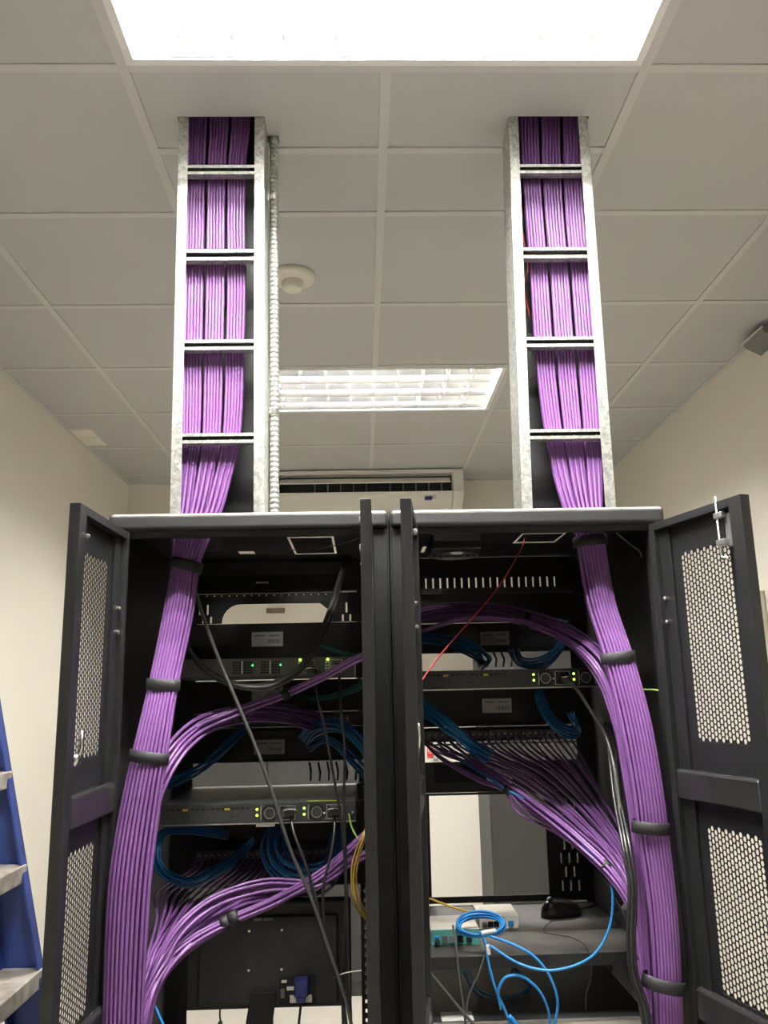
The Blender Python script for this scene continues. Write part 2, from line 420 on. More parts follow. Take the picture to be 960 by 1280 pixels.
cable_ladder('galvanised cable ladder standing on the left rack, beside the ribbed conduit', -.486, -.276, -.498, -.288, ZR)
cable_ladder('galvanised cable ladder standing on the right rack, without a conduit beside it', .303, .517, .329, .525, ZR)

# ribbed conduit
zb, zt = 2.0, ZC+.15
xc0, xc1 = -.262, -.272
prof = []; b = MB(); npt = 0
pts = []; rr = []
n = int((zt-zb)/.0125)
for k in range(n):
    for f, r in ((0, .0098), (.12, .0112), (.5, .0116), (.80, .0112), (.92, .0098)):
        q = (k+f)/n; pts.append((xc0+(xc1-xc0)*q, .145, zb+(zt-zb)*q)); rr.append(r)
t = thing('flexible_conduit', 'ribbed flexible metal conduit rising beside the left cable ladder', 'conduit', (xc0, .145, zb))
obj('hose', b.tube(pts, rr, 12), 'galv', t, smooth=True)
for py in (247, 514):
    z = at(337, py, Y=.14).z
    q = (z-zb)/(zt-zb); x = xc0+(xc1-xc0)*q
    cl = obj('clamp', MB().lathe((x, .145, z), [(.0125, -.008), (.0132, -.006), (.0132, .006), (.0125, .008)], 16).box(x-.022, x-.011, .139, .142, z-.008, z+.008), 'chrome', t)
    obj('screw', MB().cyl((x-.017, .1345, z), (x-.017, .139, z), .003, 8), 'chrome', cl)

# ================================================================== RACKS
RT = 2.0
def slots_to_holes(lst): return lst
def mesh_cells(u0, w0, nu, nw):
    """perforated sheet: staggered oval holes with real thickness, in the leaf's own plane (x = along, z = up)"""
    cw, ch, rx, rz, th = .01005, .0114, .0045, .0051, .0009
    b = MB(); vs = []; fs = []
    sq = [(-1,-1),(0,-1),(1,-1),(1,0),(1,1),(0,1),(-1,1),(-1,0)]
    for i in range(nu):
        for j in range(nw+(0 if i % 2 else -1)):
            cx = u0+(i+.5)*cw; cz = w0+(j+.5)*ch+(0 if i % 2 else ch/2)
            k = len(vs)
            for y in (0, th):
                for (a, c) in sq: vs.append((cx+a*cw/2, y, cz+c*ch/2))
                for (a, c) in sq:
                    q = math.atan2(c, a); vs.append((cx+rx*math.cos(q), y, cz+rz*math.sin(q)))
            for e in range(8):
                g = (e+1) % 8
                fs.append((k+e, k+g, k+8+g, k+8+e)); fs.append((k+16+g, k+16+e, k+24+e, k+24+g)); fs.append((k+8+e, k+8+g, k+24+g, k+24+e))
        if i % 2 == 0:
            for z in (w0, w0+nw*ch-ch/2):
                k = len(vs); x = u0+i*cw
                vs += [(x,0,z),(x+cw,0,z),(x+cw,0,z+ch/2),(x,0,z+ch/2)]; fs.append((k,k+1,k+2,k+3))
    b.add(vs, fs); return b
NU = 15; UW = NU*.01005
WIN = [(1.508, 33), (1.057, 26), (.655, 26), (.125, 33)]
meshdata = {}
def get_mesh(w0, nw):
    key = (w0, nw)
    if key not in meshdata:
        o = obj('perforated_mesh', mesh_cells(.076, w0, NU, nw), 'coat'); meshdata[key] = o.data
        bpy.data.objects.remove(o)
    return meshdata[key]
def rack_door(rack, hinge, outer, inner_sign, kind):
    """one leaf of a split rear door, hinged at `hinge`, standing open; local x runs along the leaf, the pan side looks to inner_sign*y"""
    hv, ov = Vector(hinge), Vector(outer); d = ov-hv; ang = math.atan2(d.y, d.x)
    W = .292; z0, z1 = .05, 1.957
    b = MB()
    holes = [(.076, .076+UW, w0, w0+nw*.0114) for w0, nw in WIN]
    b.plate(0, W, z0, z1, holes, 0, .0015)
    T = .020
    b.box(0, .016, .0015, T, z0, z1).box(W-.034, W, .0015, T, z0, z1).box(.016, W-.034, .0015, T, z1-.016, z1).box(.016, W-.034, .0015, T, z0, z0+.016)
    b.box(.016, .052, .0015, .008, z0+.016, z1-.016)
    me_o = obj('door', b, 'coat', bev=.002)
    me_o.parent = rack; me_o.location = (hv.x-BASE[rack.name].x, hv.y-BASE[rack.name].y, 0)
    me_o.rotation_euler = (0, 0, ang); me_o.scale = (1, inner_sign, 1)
    def sub(name, bb, mt, **k):
        s = obj(name, bb, mt, **k); s.parent = me_o; return s
    for w0, nw in WIN:
        s = new('perforated_mesh', get_mesh(w0, nw)); s.parent = me_o; s['kind'] = 'stuff'; s.location = (0, .0003, 0)
    for zb in (1.395, .995, .50):
        sub('cross_bar', MB().prism([(.0016, zb), (.017, zb), (.019, zb+.004), (.019, zb+.052), (.015, zb+.058), (.0016, zb+.058)], .0165, W-.0345, 'x'), 'gloss', bev=.006)
    for zz in (1.794, 1.746, 1.02):
        sub('hinge_screw', MB().lathe((.024, .008, zz), [(.005, 0), (.005, .006), (.003, .008)], 10, 'y'), 'chrome')
    if kind == 'bolt':
        x = .222
        sub('bolt_plate', MB().box(x+.010, x+.031, .0016, .012, 1.868, 1.934), 'swgrey', bev=.002)
        bb = MB(); bb.tube([(x, .018, 1.968), (x, .018, 1.855), (x+.003, .018, 1.848), (x+.022, .02, 1.846)], .0032, 8)
        sub('slide_bolt', bb, 'chrome', smooth=True)
        for zz in (1.93, 1.878): sub('bolt_guide', MB().box(x-.006, x+.018, .0121, .0235, zz-.006, zz+.006), 'silver', bev=.002)
    else:
        sub('swing_handle', MB().lathe((.226, .002, 1.51), [(.012, 0), (.012, .012), (.008, .018)], 14, 'y').tube([(.226, .016, 1.512), (.218, .018, 1.53), (.222, .018, 1.56)], .005, 8), 'chrome', smooth=True)
        sub('hinge_screw', MB().lathe((.262, .022, 1.90), [(.006, 0), (.006, .005), (.003, .007)], 10, 'y'), 'chrome')
    return me_o

def rack(label, xL, holes_top, doors, group='open black server racks'):
    xR = xL+.6; D = .72
    t = thing('server_rack', label, 'server rack', ((xL+xR)/2, D/2, 0), group)
    # top panel with real cut-outs and a deep rounded lip towards the viewer
    obj('top_panel', MB().plate(xL+.002, xR-.002, .012, D, holes_top, 1.992, 1.9932, 'xy'), 'coat', t)
    obj('front_lip', MB().box(xL+.003, xR-.003, -.012, .014, 1.962, 1.9995), 'dusty', t, bev=.009, seg=4)
    obj('inner_lip', MB().box(xL+.035, xR-.035, .0, .016, 1.948, 1.9615), 'coat', t)
    for (a, e) in ((xL+.003, xL+.036), (xR-.036, xR-.003)):
        obj('post', MB().box(a, e, .0, .03, .03, 1.9615), 'coat', t, bev=.003)
        obj('post', MB().box(a, e, D-.03, D, .03, 1.99), 'coat', t)
    obj('side_panel', MB().box(xL+.0005, xL+.003, .0, D, .03, 1.9975), 'coat', t)
    obj('side_panel', MB().box(xR-.003, xR-.0005, .0, D, .03, 1.9975), 'coat', t)
    obj('base', MB().box(xL+.002, xR-.002, 0, D, 0, .03), 'coat', t)
    for sx in (-1, 1):
        xm = (xL+xR)/2+sx*.2385
        hl = []
        z = .12
        while z < 1.88 and xL < 0 and sx > 0:
            hl.append((xm-.0045, xm+.0045, z, z+.009)); z += .0222
        obj('mounting_rail', MB().plate(xm-.0135, xm+.0135, .08, 1.90, hl, .608, .6105).box(xm+sx*.012, xm+sx*.0135, .6105, .66, .08, 1.90), 'dark', t)
        obj('rail_bracket', MB().box(xm+sx*.0136, xm+sx*.0575, .63, .65, .95, .98), 'dark', t)
        obj('rail_bracket', MB().box(xm+sx*.0136, xm+sx*.0575, .63, .65, 1.88, 1.905), 'dark', t)
    for dd in doors: rack_door(t, *dd)
    return t
XO = .001
holesL = [(-.243, -.128, .243, .515), (-.392, -.349, .452, .50), (-.488, -.382, .055, .118)]
holesR = [(.338, .45, .24, .395), (.104, .114, .42, .52), (.412, .508, .055, .118)]
rackL = rack('black server rack on the left with its rear doors open', -.6-XO, holesL,
             [((-.572, -.012), (-.580, -.31), 1, 'handle'), ((-.036, -.012), (-.0425, -.32), -1, 'bolt')])
rackR = rack('black server rack on the right with its rear doors open', XO, holesR,
             [((.042, -.012), (.0085, -.316), 1, 'handle'), ((.579, -.012), (.652, -.292), -1, 'bolt')])

def cover(rk, x0, x1, y0, y1):
    obj('cable_entry_cover', MB().box(x0, x1, y0, y1, 1.9920, 1.9930), 'dark', rk)
cover(rackL, -.237, -.134, .268, .50); cover(rackR, .345, .4435, .266, .372)
# header beams at the front of the racks
obj('header_beam', MB().box(-.565, -.04, .628, .66, 1.902, 1.9915), 'swdark', rackL, bev=.002)
obj('header_beam', MB().prism([(.612, 1.898), (.628, 1.952), (.66, 1.952), (.66, 1.898)], -.565, -.12), 'swdark', rackL)
obj('header_tag', MB().box(-.362, -.325, .609, .6125, 1.926, 1.931), 'silver', rackL)
b = MB().box(-.52, -.395, .22, .29, 1.965, 1.989); obj('fan_box', b, 'swgrey', rackL)
b = MB().plate(.055, .56, 1.885, 1.99, [(.1215+.0206*k, .1265+.0206*k, 1.903, 1.932) for k in range(19)], .612, .616)
obj('slotted_header', b, 'dark', rackR)
obj('header_ledge', MB().box(.11, .54, .585, .6115, 1.884, 1.900), 'swdark', rackR)
fan = obj('ventilation_fan', MB().box(.112, .235, .24, .37, 1.953, 1.9915), 'panel', rackR, bev=.004)
obj('fan_label', MB().box(.118, .232, .236, .2395, 1.974, 1.989), 'swgrey', fan)
b = MB()
for rr_ in (.03, .045, .058): b.tube([(.1735+rr_*math.cos(a*.2618), .305+rr_*math.sin(a*.2618), 1.947) for a in range(25)], .0014, 5)
obj('fan_guard', b, 'silver', fan)

# ------------------------------------------------------------------ equipment seen from the rear
def rect(px0, py0, px1, py1, Y):
    a, c = at(px0, py0, Y=Y), at(px1, py1, Y=Y); return a.x, c.x, c.z, a.z
def label_plate(parent, x0, x1, z0, z1, y):
    lp = obj('label_plate', MB().box(x0, x1, y-.0015, y, z0, z1), 'label', parent)
    w_, h_ = x1-x0, z1-z0
    b = MB()
    for k in range(11):
        a = x0+w_*(.5+.038*k); b.box(a, a+w_*(.010+.012*((k*7) % 3)/2), y-.0022, y-.0016, z0+h_*.2, z0+h_*.48)
    for k, (f0, f1) in enumerate(((.08, .42), (.55, .9))): b.box(x0+w_*f0, x0+w_*f1, y-.0022, y-.0016, z0+h_*.72, z0+h_*.78)
    obj('barcode', b, 'ink', lp)
def manager(label, xc, z0, z1, lab=None, fingers=None, group='black cable managers at the front of the racks'):
    t = thing('cable_manager', label, 'cable manager', (xc, .6, z0), group)
    obj('panel', MB().box(xc-.241, xc+.241, .6, .6075, z0+.0005, z1-.0005), 'panel', t)
    obj('ledge', MB().box(xc-.225, xc+.225, .575, .5995, z0+.001, z0+.0035), 'panel', t)
    if lab: label_plate(t, *lab, .5985)
    if fingers:
        x0, x1, n_, fz0, fz1 = fingers
        for k in range(n_):
            x = x0+(x1-x0)*k/(n_-1)
            obj('finger', MB().tube([(x, .57, fz0), (x+.002, .56, fz0+(fz1-fz0)*.5), (x-.004, .575, fz1)], .0035, 5), 'panel', t)
    return t
XLC, XRC = -.301, .297
# left rack, from the top
t = thing('blanking_panel', 'black blanking panel with a long rounded opening at the top of the left rack', 'blanking panel', (XLC, .6, 1.81))
zb, zt = 1.812, 1.893
hol = [(-.455, -.150, zb, 1.866)]
for x in (-.517, -.495): hol.append((x-.0025, x+.0025, 1.838, 1.866))
for x in (-.5275, -.507, -.485): hol.append((x-.0025, x+.0025, 1.814, 1.832))
hol += [(-.107, -.102, 1.838, 1.866)]
for x in (-.115, -.094): hol.append((x-.0025, x+.0025, 1.814, 1.832))
top_dots = [(-.50+.021*k, -.4965+.021*k, 1.889, 1.8925) for k in range(18)]
b = MB().plate(XLC-.241, XLC+.241, zb, 1.895, hol+top_dots, .6, .602)
R_ = .05
for sx, x in ((1, -.455), (-1, -.150)):
    w_ = .052 if sx > 0 else .03
    pl = [(x, zb+(0 if sx > 0 else .03)), (x, 1.866), (x+sx*w_, 1.866)]
    if sx > 0: pl += [(x+w_*(1-math.sin(a)), 1.866-.052*(1-math.cos(a))) for a in [k*math.pi/2/6 for k in range(1, 6)]]
    b.prism(pl, .6, .602, 'y')
obj('plate', b, 'panel', t)
manager('black cable manager with a pale label above the grey switch of the left rack', XLC, 1.700, 1.8115, (-.370, -.283, 1.747, 1.787))
manager('black cable manager with a half hidden label below the grey switch of the left rack', XLC, 1.566, 1.654, (-.368, -.282, 1.600, 1.640))
manager('black cable manager in the middle of the left rack, label above its open slit', XLC, 1.437, 1.528, (-.360, -.277, 1.456, 1.495), (-.205, -.085, 6, 1.388, 1.434))
manager('black cable manager behind the blue loops of the left rack, without a label', XLC, 1.226, 1.332)
tag(obj('blanking_panel', MB().box(XLC-.241, XLC+.241, .6, .6075, 1.12, 1.190), 'panel'), 'plain black panel below the purple cable fan, behind the monitor', 'blanking panel')
# right rack, from the top
manager('black cable manager under the slotted header of the right rack', XRC, 1.802, 1.884)
manager('black cable manager with a pale label above the switch of the right rack', XRC, 1.717, 1.801, (.272, .353, 1.738, 1.776), (.262, .372, 6, 1.678, 1.717))
manager('black cable manager with a pale label below the switch of the right rack', XRC, 1.518, 1.617, (.268, .350, 1.553, 1.592))
b = thing('blanking_panel', 'black panel with a tilted label above the big opening of the right rack', 'blanking panel', (XRC, .6, 1.345))
obj('plate', MB().box(XRC-.241, XRC+.241, .6, .6075, 1.345, 1.425), 'panel', b)
label_plate(b, .272, .342, 1.366, 1.402, .5985)
obj('recess', MB().box(.13, .24, .5975, .5995, 1.372, 1.418), 'hole', b)
t = thing('vent_frame', 'black frame with slotted flank around the big opening above the shelf', 'frame', (XRC, .6, 1.07))
hol = [(.113, .426, 1.082, 1.338)]
for r_ in range(7):
    z = 1.09+.0345*r_
    for x in ((.4625, .4845, .5065) if r_ % 2 == 0 else (.4735, .4955)):
        if z+.024 < 1.338: hol.append((x-.0022, x+.0022, z, z+.025))
obj('plate', MB().plate(.07, .545, 1.066, 1.344, hol, .6, .603), 'panel', t)

def switch(label, xc, z0, dark=True, us=(.208, .314), cat='network switch', group='rack mounted network switches'):
    t = thing('network_switch', label, cat, (xc, .4, z0), group)
    x0, x1, z1, y = xc-.219, xc+.219, z0+.0435, .22
    obj('chassis', MB().box(x0, x1, y, .6, z0+.001, z1), 'swdark' if dark else 'swgrey', t, bev=.001)
    obj('mounting_ear', MB().box(xc-.241, xc-.2195, .598, .602, z0, z1), 'panel', t)
    obj('mounting_ear', MB().box(xc+.2195, xc+.241, .598, .602, z0, z1), 'panel', t)
    if dark:
        b = MB()
        for k in range(17):
            if k in (4, 8, 12): continue
            b.box(x0+.012+.0112*k, x0+.0195+.0112*k, y-.0008, y-.0001, z1-.012, z1-.0085)
        obj('vent_slots', b, 'hole', t)
        for f in (.125, .34): obj('yellow_tab', MB().box(x0+.438*f-.006, x0+.438*f+.006, y-.003, y-.001, z1-.0135, z1-.009), 'tab', t)
        b = MB()
        for f in (.11, .24, .36): b.box(x0+.438*f, x0+.438*f+.003, y-.0008, y-.0001, z0+.014, z0+.017).box(x0+.438*f+.012, x0+.438*f+.015, y-.0008, y-.0001, z0+.014, z0+.017)
        obj('screw_holes', b, 'hole', t)
        obj('bottom_edge', MB().box(x0, x1, y-.004, y-.0005, z0-.001, z0+.0015), 'silver', t)
        obj('expansion_door', MB().box(x0+.01, x0+.20, y-.0005, y, z0+.004, z1-.015), 'swdark', t)
        for u in us:
            a = x0+u
            p = obj('power_supply', MB().plate(a, a+.098, z0+.003, z1-.002, [(a+.060, a+.092, z0+.008, z1-.008)], y-.003, y-.0005).box(a+.059, a+.093, y-.0004, y-.0002, z0+.007, z1-.007), 'swdark', t, bev=.0005)
            for zz in (z1-.013, z1-.026): obj('status_light', MB().lathe((a+.008, y-.004, zz), [(.0025, 0), (.0025, .002)], 8, 'y'), 'led', p)
            obj('pull_handle', MB().tube([(a+.018, y-.003, z0+.006), (a+.018, y-.012, z0+.009), (a+.018, y-.012, z1-.009), (a+.018, y-.003, z1-.006)], .0013, 6), 'silver', p)
            obj('fan_ring', MB().tube([(a+.036+.0115*math.cos(q*.3927), y-.004, z0+.0215+.0115*math.sin(q*.3927)) for q in range(17)], .0009, 5), 'silver', p)
            obj('fan_rim', MB().tube([(a+.036+.017*math.cos(q*.3927), y-.0035, z0+.0215+.017*math.sin(q*.3927)) for q in range(17)], .0018, 5), 'hole', p)
            obj('socket_frame', MB().plate(a+.058, a+.094, z0+.006, z1-.006, [(a+.0595, a+.0925, z0+.0075, z1-.0075)], y-.0045, y-.003), 'silver', p)
            obj('lock_screw', MB().lathe((a+.0535, y-.003, z0+.02), [(.0022, 0), (.0022, -.004)], 8, 'y'), 'chrome', p)
        obj('ground_screw', MB().lathe((x1-.007, y-.0005, z0+.02), [(.004, 0), (.004, -.006), (.002, -.008)], 10, 'y'), 'chrome', t)
    else:
        for u in (.148, .213):
            a = x0+u
            p = obj('power_supply', MB().box(a, a+.06, y-.003, y-.0004, z0+.003, z1-.002), 'swgrey', t, bev=.0006)
            b = MB()
            for i in range(3):
                for j in range(5):
                    b.box(a+.008+.007*i, a+.0135+.007*i, y-.0036, y-.0031, z0+.008+.006*j, z0+.012+.006*j)
                    b.box(a+.034+.007*i, a+.0395+.007*i, y-.0036, y-.0031, z0+.008+.006*j, z0+.012+.006*j)
            obj('grille_holes', b, 'hole', p)
            obj('pull_handle', MB().box(a+.029, a+.031, y-.010, y-.0032, z0+.008, z1-.006), 'white', p)
            obj('status_light', MB().lathe((a+.054, y-.0035, z0+.027), [(.002, 0), (.002, -.002)], 8, 'y'), 'ledg', p)
        for u in (.305, .369):
            a = x0+u
            p = obj('power_inlet', MB().plate(a, a+.045, z0+.004, z1-.003, [(a+.016, a+.04, z0+.008, z1-.008)], y-.002, y-.0004).box(a+.015, a+.041, y-.0003, y-.0001, z0+.007, z1-.007), 'swgrey', t)
            b = MB()
            for i in range(2):
                for j in range(4): b.box(a+.002+.006*i, a+.0065+.006*i, y-.0026, y-.0021, z0+.008+.007*j, z0+.012+.007*j)
            obj('vent_holes', b, 'label', p)
            obj('status_light', MB().lathe((a+.008, y-.003, z1-.006), [(.0028, 0), (.0028, -.002)], 8, 'y'), 'led', p)
            obj('outline', MB().plate(a+.014, a+.042, z0+.006, z1-.006, [(a+.0155, a+.0405, z0+.0075, z1-.0075)], y-.003, y-.002), 'silver', p)
    return t
switch('grey network switch with two grilled power supplies, high in the left rack', XLC, 1.6555, False)
swl = switch('charcoal network switch with green lights in the middle of the left rack', XLC, 1.3325)
obj('lime_strip', MB().box(-.192, -.122, .2185, .2215, 1.3765, 1.3785), 'lime', swl)
obj('tag_strip', MB().box(-.306, -.264, .218, .2195, 1.3255, 1.3325), 'label', swl)
switch('charcoal network switch with green lights in the right rack', XRC, 1.618, True, (.253, .348))

def patch_panel(label, xc, z0, group='patch panels with purple cables'):
    t = thing('patch_panel', label, 'patch panel', (xc, .6, z0), group)
    obj('plate', MB().box(xc-.241, xc+.241, .598, .6035, z0-.008, z0+.030), 'panel', t)
    P = []
    first = None
    for k in range(24):
        x = xc-.1955+.017*k
        if first is None:
            first = obj('jack', MB().plate(x-.0072, x+.0072, z0+.001, z0+.021, [(x-.004, x+.004, z0+.004, z0+.016)], .570, .573).box(x-.007, x+.007, .5735, .5975, z0+.001, z0+.021), 'port', t)
            pl = obj('jack_cap', MB().box(x-.0025, x+.0025, .566, .5695, z0+.008, z0+.015), 'label', first)
        else:
            q = part_copy(first, 'jack', t, (.017*k, 0, 0)); c2 = pl.copy(); COL.objects.link(c2); c2.parent = q
        P.append(Vector((x, .568, z0+.008)))
    obj('cable_bar', MB().cyl((xc-.235, .55, z0-.012), (xc+.235, .55, z0-.012), .0025, 8), 'panel', t)
    return P
PP1 = patch_panel('patch panel in the upper left rack, mostly hidden behind the purple arc', XLC, 1.536)
PP2 = patch_panel('patch panel above the purple cable fan of the left rack', XLC, 1.194)
PP3 = patch_panel('patch panel above the purple cable fan of the right rack', XRC, 1.486)

# ------------------------------------------------------------------ monitor and shelf equipment
t = thing('monitor', 'back of a black monitor at the bottom of the left rack', 'monitor', (-.29, .36, .90))
xa, xb, z0, z1 = -.478, -.098, .915, 1.142
obj('back_cover', MB().box(xa, xb, .335, .375, z0, z1), 'mon', t, bev=.006)
obj('rear_bulge', MB().hexa([(xa+.02,.3345,z0+.03),(xb-.02,.3345,z0+.03),(xb-.005,.3345,z0+.03),(xa+.005,.3345,z0+.03),(xa+.02,.3345,z1-.02),(xb-.02,.3345,z1-.02),(xb-.005,.3345,z1-.02),(xa+.005,.3345,z1-.02)]) if False else MB().box(xa+.03, xb-.03, .325, .3345, z0+.012, z1-.03), 'mon', t, bev=.006)
for x in (-.332, -.257):
    for z in (1.083, 1.0):
        obj('mount_screw', MB().lathe((x, .3248, z), [(.0028, 0), (.0028, -.002)], 8, 'y'), 'chrome', t)
obj('emblem', MB().box(-.322, -.303, .3242, .3249, 1.104, 1.110).box(-.30, -.278, .3242, .3249, 1.104, 1.110), 'swgrey', t)
cr = obj('connector_bay', MB().box(-.262, -.178, .3235, .3248, .925, .985), 'hole', t)
for (a, e, z, h, mm) in ((-.257, -.245, .972, .006, 'label'), (-.245, -.228, .956, .008, 'white'), (-.238, -.188, .930, .016, 'label'), (-.259, -.250, .94, .02, 'swgrey')):
    obj('sticker', MB().box(a, e, .3222, .3233, z, z+h), mm, cr)
obj('stand_neck', MB().prism([(-.345, .60), (-.272, .60), (-.275, .90), (-.268, .955), (-.325, .955), (-.335, .90)], .31, .3245, 'y'), 'hole', t)
obj('stand_foot', MB().box(-.42, -.18, .20, .46, .585, .60), 'mon', t, bev=.004)
tag(obj('rack_shelf', MB().box(-.53, -.06, .10, .60, .565, .584), 'shelf', bev=.003), 'black shelf low in the left rack under the monitor stand', 'shelf')
t = thing('video_plug', 'blue video plug in the back of the monitor, trailing a black cable', 'plug', (-.213, .31, .955))
obj('shell', MB().box(-.226, -.194, .285, .322, .952, .986), 'navy', t, bev=.004)
obj('grip', MB().box(-.220, -.20, .285, .317, .940, .952), 'navy', t, bev=.003)
obj('cable', MB().tube(spline([(-.21, .30, .942), (-.215, .295, .90), (-.222, .29, .82), (-.22, .29, .70)]), .0032, 6), 'black', t, smooth=True)
t = thing('power_plug', 'slim black plug hanging below the monitor bottom edge', 'plug', (-.395, .34, .90))
obj('cord', MB().tube(spline([(-.398, .345, .925), (-.397, .332, .905), (-.395, .332, .893)]), .002, 6), 'black', t)
obj('plug_body', MB().hexa([(-.402,.325,.84),(-.390,.325,.84),(-.390,.337,.84),(-.402,.337,.84),(-.400,.325,.893),(-.391,.325,.893),(-.391,.337,.893),(-.400,.337,.893)]), 'black', t)

t = thing('rack_shelf', 'scuffed black shelf in the right rack carrying a mouse and two converters', 'shelf', (.3, .38, 1.06))
obj('deck', MB().box(.068, .540, .165, .597, 1.052, 1.0615), 'shelf', t, bev=.001)
obj('lip', MB().box(.068, .540, .163, .167, 1.036, 1.0605), 'coat', t)
for x in (.066, .5405): obj('bracket', MB().prism([(.167, 1.05), (.6, 1.05), (.6, .985), (.45, .985), (.167, 1.035)], x, x+.002), 'swdark', t)
obj('side_cheek', MB().prism([(.22, 1.062), (.58, 1.062), (.58, 1.15), (.50, 1.15)], .541, .543), 'swdark', t)
# mouse
mc = Vector((.425, .47, 1.0616))
t = thing('computer_mouse', 'glossy black computer mouse lying on the shelf of the right rack', 'mouse', mc)
ux, uy = Vector((.92, .38, 0)), Vector((-.38, .92, 0))
vs = []; fs = []; NA, NB = 18, 8
for j in range(NB+1):
    q = j/NB*math.pi/2
    for i in range(NA):
        a = 2*math.pi*i/NA
        rx_, ry_ = .058*math.cos(a), .032*math.sin(a)*(1+.12*math.cos(a))
        s_ = math.cos(q)**.6
        vs.append(mc+ux*(rx_*s_)+uy*(ry_*s_)+Vector((0, 0, .038*math.sin(q)*(1-.25*math.cos(a)*s_))))
for j in range(NB):
    for i in range(NA): fs.append((j*NA+i, j*NA+(i+1)%NA, (j+1)*NA+(i+1)%NA, (j+1)*NA+i))
fs.append(tuple(range(NA))[::-1])
obj('shell', MB().add(vs, fs), 'mouse', t, smooth=True)
wc = mc+ux*(-.030)+Vector((0, 0, .037))
obj('wheel', MB().tube([wc-uy*.004, wc+uy*.004], .009, 12), 'swgrey', t)
pa = mc+ux*(.058)+Vector((0, 0, .006))
obj('cord', MB().tube(spline([pa, (.505, .53, 1.0635), (.53, .55, 1.064), (.53, .585, 1.066)]), .0018, 6), 'black', t, smooth=True)
# media converters
def converter(label, x0, x1, y0, y1, h, front, name_cat='media converter'):
    z0 = 1.0618
    t = thing('media_converter', label, name_cat, ((x0+x1)/2, (y0+y1)/2, z0))
    obj('case', MB().box(x0, x1, y0+.002, y1, z0, z0+h), 'cream', t, bev=.0015)
    fp = obj('front_plate', MB().box(x0+.001, x1-.001, y0, y0+.0019, z0+.001, z0+h-.001), front, t)
    return t, fp, z0
t, fp, z0 = converter('cream box with a teal front on the shelf, nearest the door', .081, .190, .24, .36, .034, 'tealbox')
for x, mt_ in ((.095, 'bluel'), (.112, 'swgrey'), (.127, 'port'), (.147, 'hole'), (.166, 'hole')):
    obj('socket', MB().box(x-.006, x+.006, .2375, .2399, z0+.007, z0+.021), mt_, fp)
obj('power_jack', MB().cyl((.095, .2399, z0+.014), (.095, .222, z0+.013), .005, 10), 'black', fp)
t, fp, z0 = converter('white converter box behind the blue coil on the shelf', .205, .300, .36, .47, .030, 'white')
for x, mt_ in ((.218, 'port'), (.232, 'hole'), (.246, 'hole'), (.28, 'bluel')):
    obj('socket', MB().box(x-.006, x+.006, .3575, .3599, z0+.006, z0+.018), mt_, fp)

t = thing('rack_device', 'pale fronted black-topped box at the bottom edge of the right rack', 'rack device', (.3, .4, .85))
zt = at(660, 1275, Y=.165).z
obj('case', MB().box(.07, .535, .168, .6, zt-.088, zt), 'panel', t, bev=.002)
obj('front_plate', MB().box(.07, .535, .163, .1675, zt-.088, zt-.002), 'pale', t)
obj('edge_strip', MB().box(.07, .535, .162, .1665, zt-.002, zt), 'silver', t)
a = at(553, 1278, Z=zt+.001); e = at(592, 1264, Z=zt+.001)
lb = obj('paper_label', MB().box(a.x, e.x-.005, .17, e.y, zt+.0003, zt+.0012), 'white', t)
obj('print', MB().box(a.x+.03, e.x-.012, .175, e.y-.02, zt+.0013, zt+.0018), 'label', lb)

# ================================================================== CABLES
def cable(name, pts, r, mt, label, cat='cable', group=None, k=7, n=6):
    o = obj(name, MB().tube(spline(pts, k), r, n), mt, smooth=True)
    return tag(o, label, cat, group)
ORD = 'first second third fourth fifth sixth seventh eighth ninth tenth eleventh twelfth'.split()
def trunk(stations, ncab, side, group, gap):
    """stations: (left px, right px, py, Y, roundness 0 = flat in the ladder .. 1 = round bundle)"""
    P = []
    for (l, r, py, Y, rd) in stations: P.append((at(l, py, Y=Y), at(r, py, Y=Y), rd))
    for c in range(ncab):
        k = c//2; lay = c % 2; nk = ncab//2
        g = k//6
        u0 = (k+.5+gap*g)/(nk+2*gap)                     # in the ladder: three groups of six, two layers
        u1 = (k+.5)/nk
        ja, jb = random.uniform(-.004, .004), random.uniform(0, 6.3)
        pts = []
        for i, (A, B, rd) in enumerate(P):
            u = u0*(1-rd)+u1*rd
            hw = (B-A).length/2
            lat = 2*u-1
            dep = math.sqrt(max(0, 1-lat*lat))*hw*.62
            sub = (-1, -.05) if lay == 0 else (.35, .9)
            off = dep*sub[k % 2]
            flat = .0 if lay == 0 else .0085
            m_ = A.lerp(B, min(max(u+ja*math.sin(i*1.3+jb), .02), .98))
            pts.append(m_+Vector((0, off*rd+flat*(1-rd)+(.001 if (k % 2) else 0)*(1-rd), 0)))
        if lay == 0: lb = '%s purple cable from the left in the %s cluster on the %s cable ladder' % (ORD[k % 6], ('left', 'middle', 'right')[g], side)
        else: lb = 'purple cable of the rear layer hidden behind the front row on the %s cable ladder' % side
        cable('purple_cable', pts, .0034, 'purple', lb, 'cable', group, k=5, n=8)
TL = [(237, 313, 60, .1, 0), (235, 313, 150, .1, 0), (234, 308, 205, .098, 0), (233, 306, 270, .095, 0), (231, 307, 345, .095, 0), (229, 305, 440, .095, 0), (228, 302, 525, .095, 0),
      (227, 298, 562, .095, 0), (225, 288, 600, .093, .2), (222, 276, 640, .088, .5), (218, 262, 671, .080, .8), (216, 249, 706, .088, 1),
      (206, 242, 762, .072, 1), (187, 222, 856, .032, 1), (166, 208, 945, -.008, 1), (148, 196, 1030, -.02, 1), (137, 187, 1110, -.03, 1), (130, 178, 1280, -.035, 1), (126, 174, 1450, -.035, 1)]
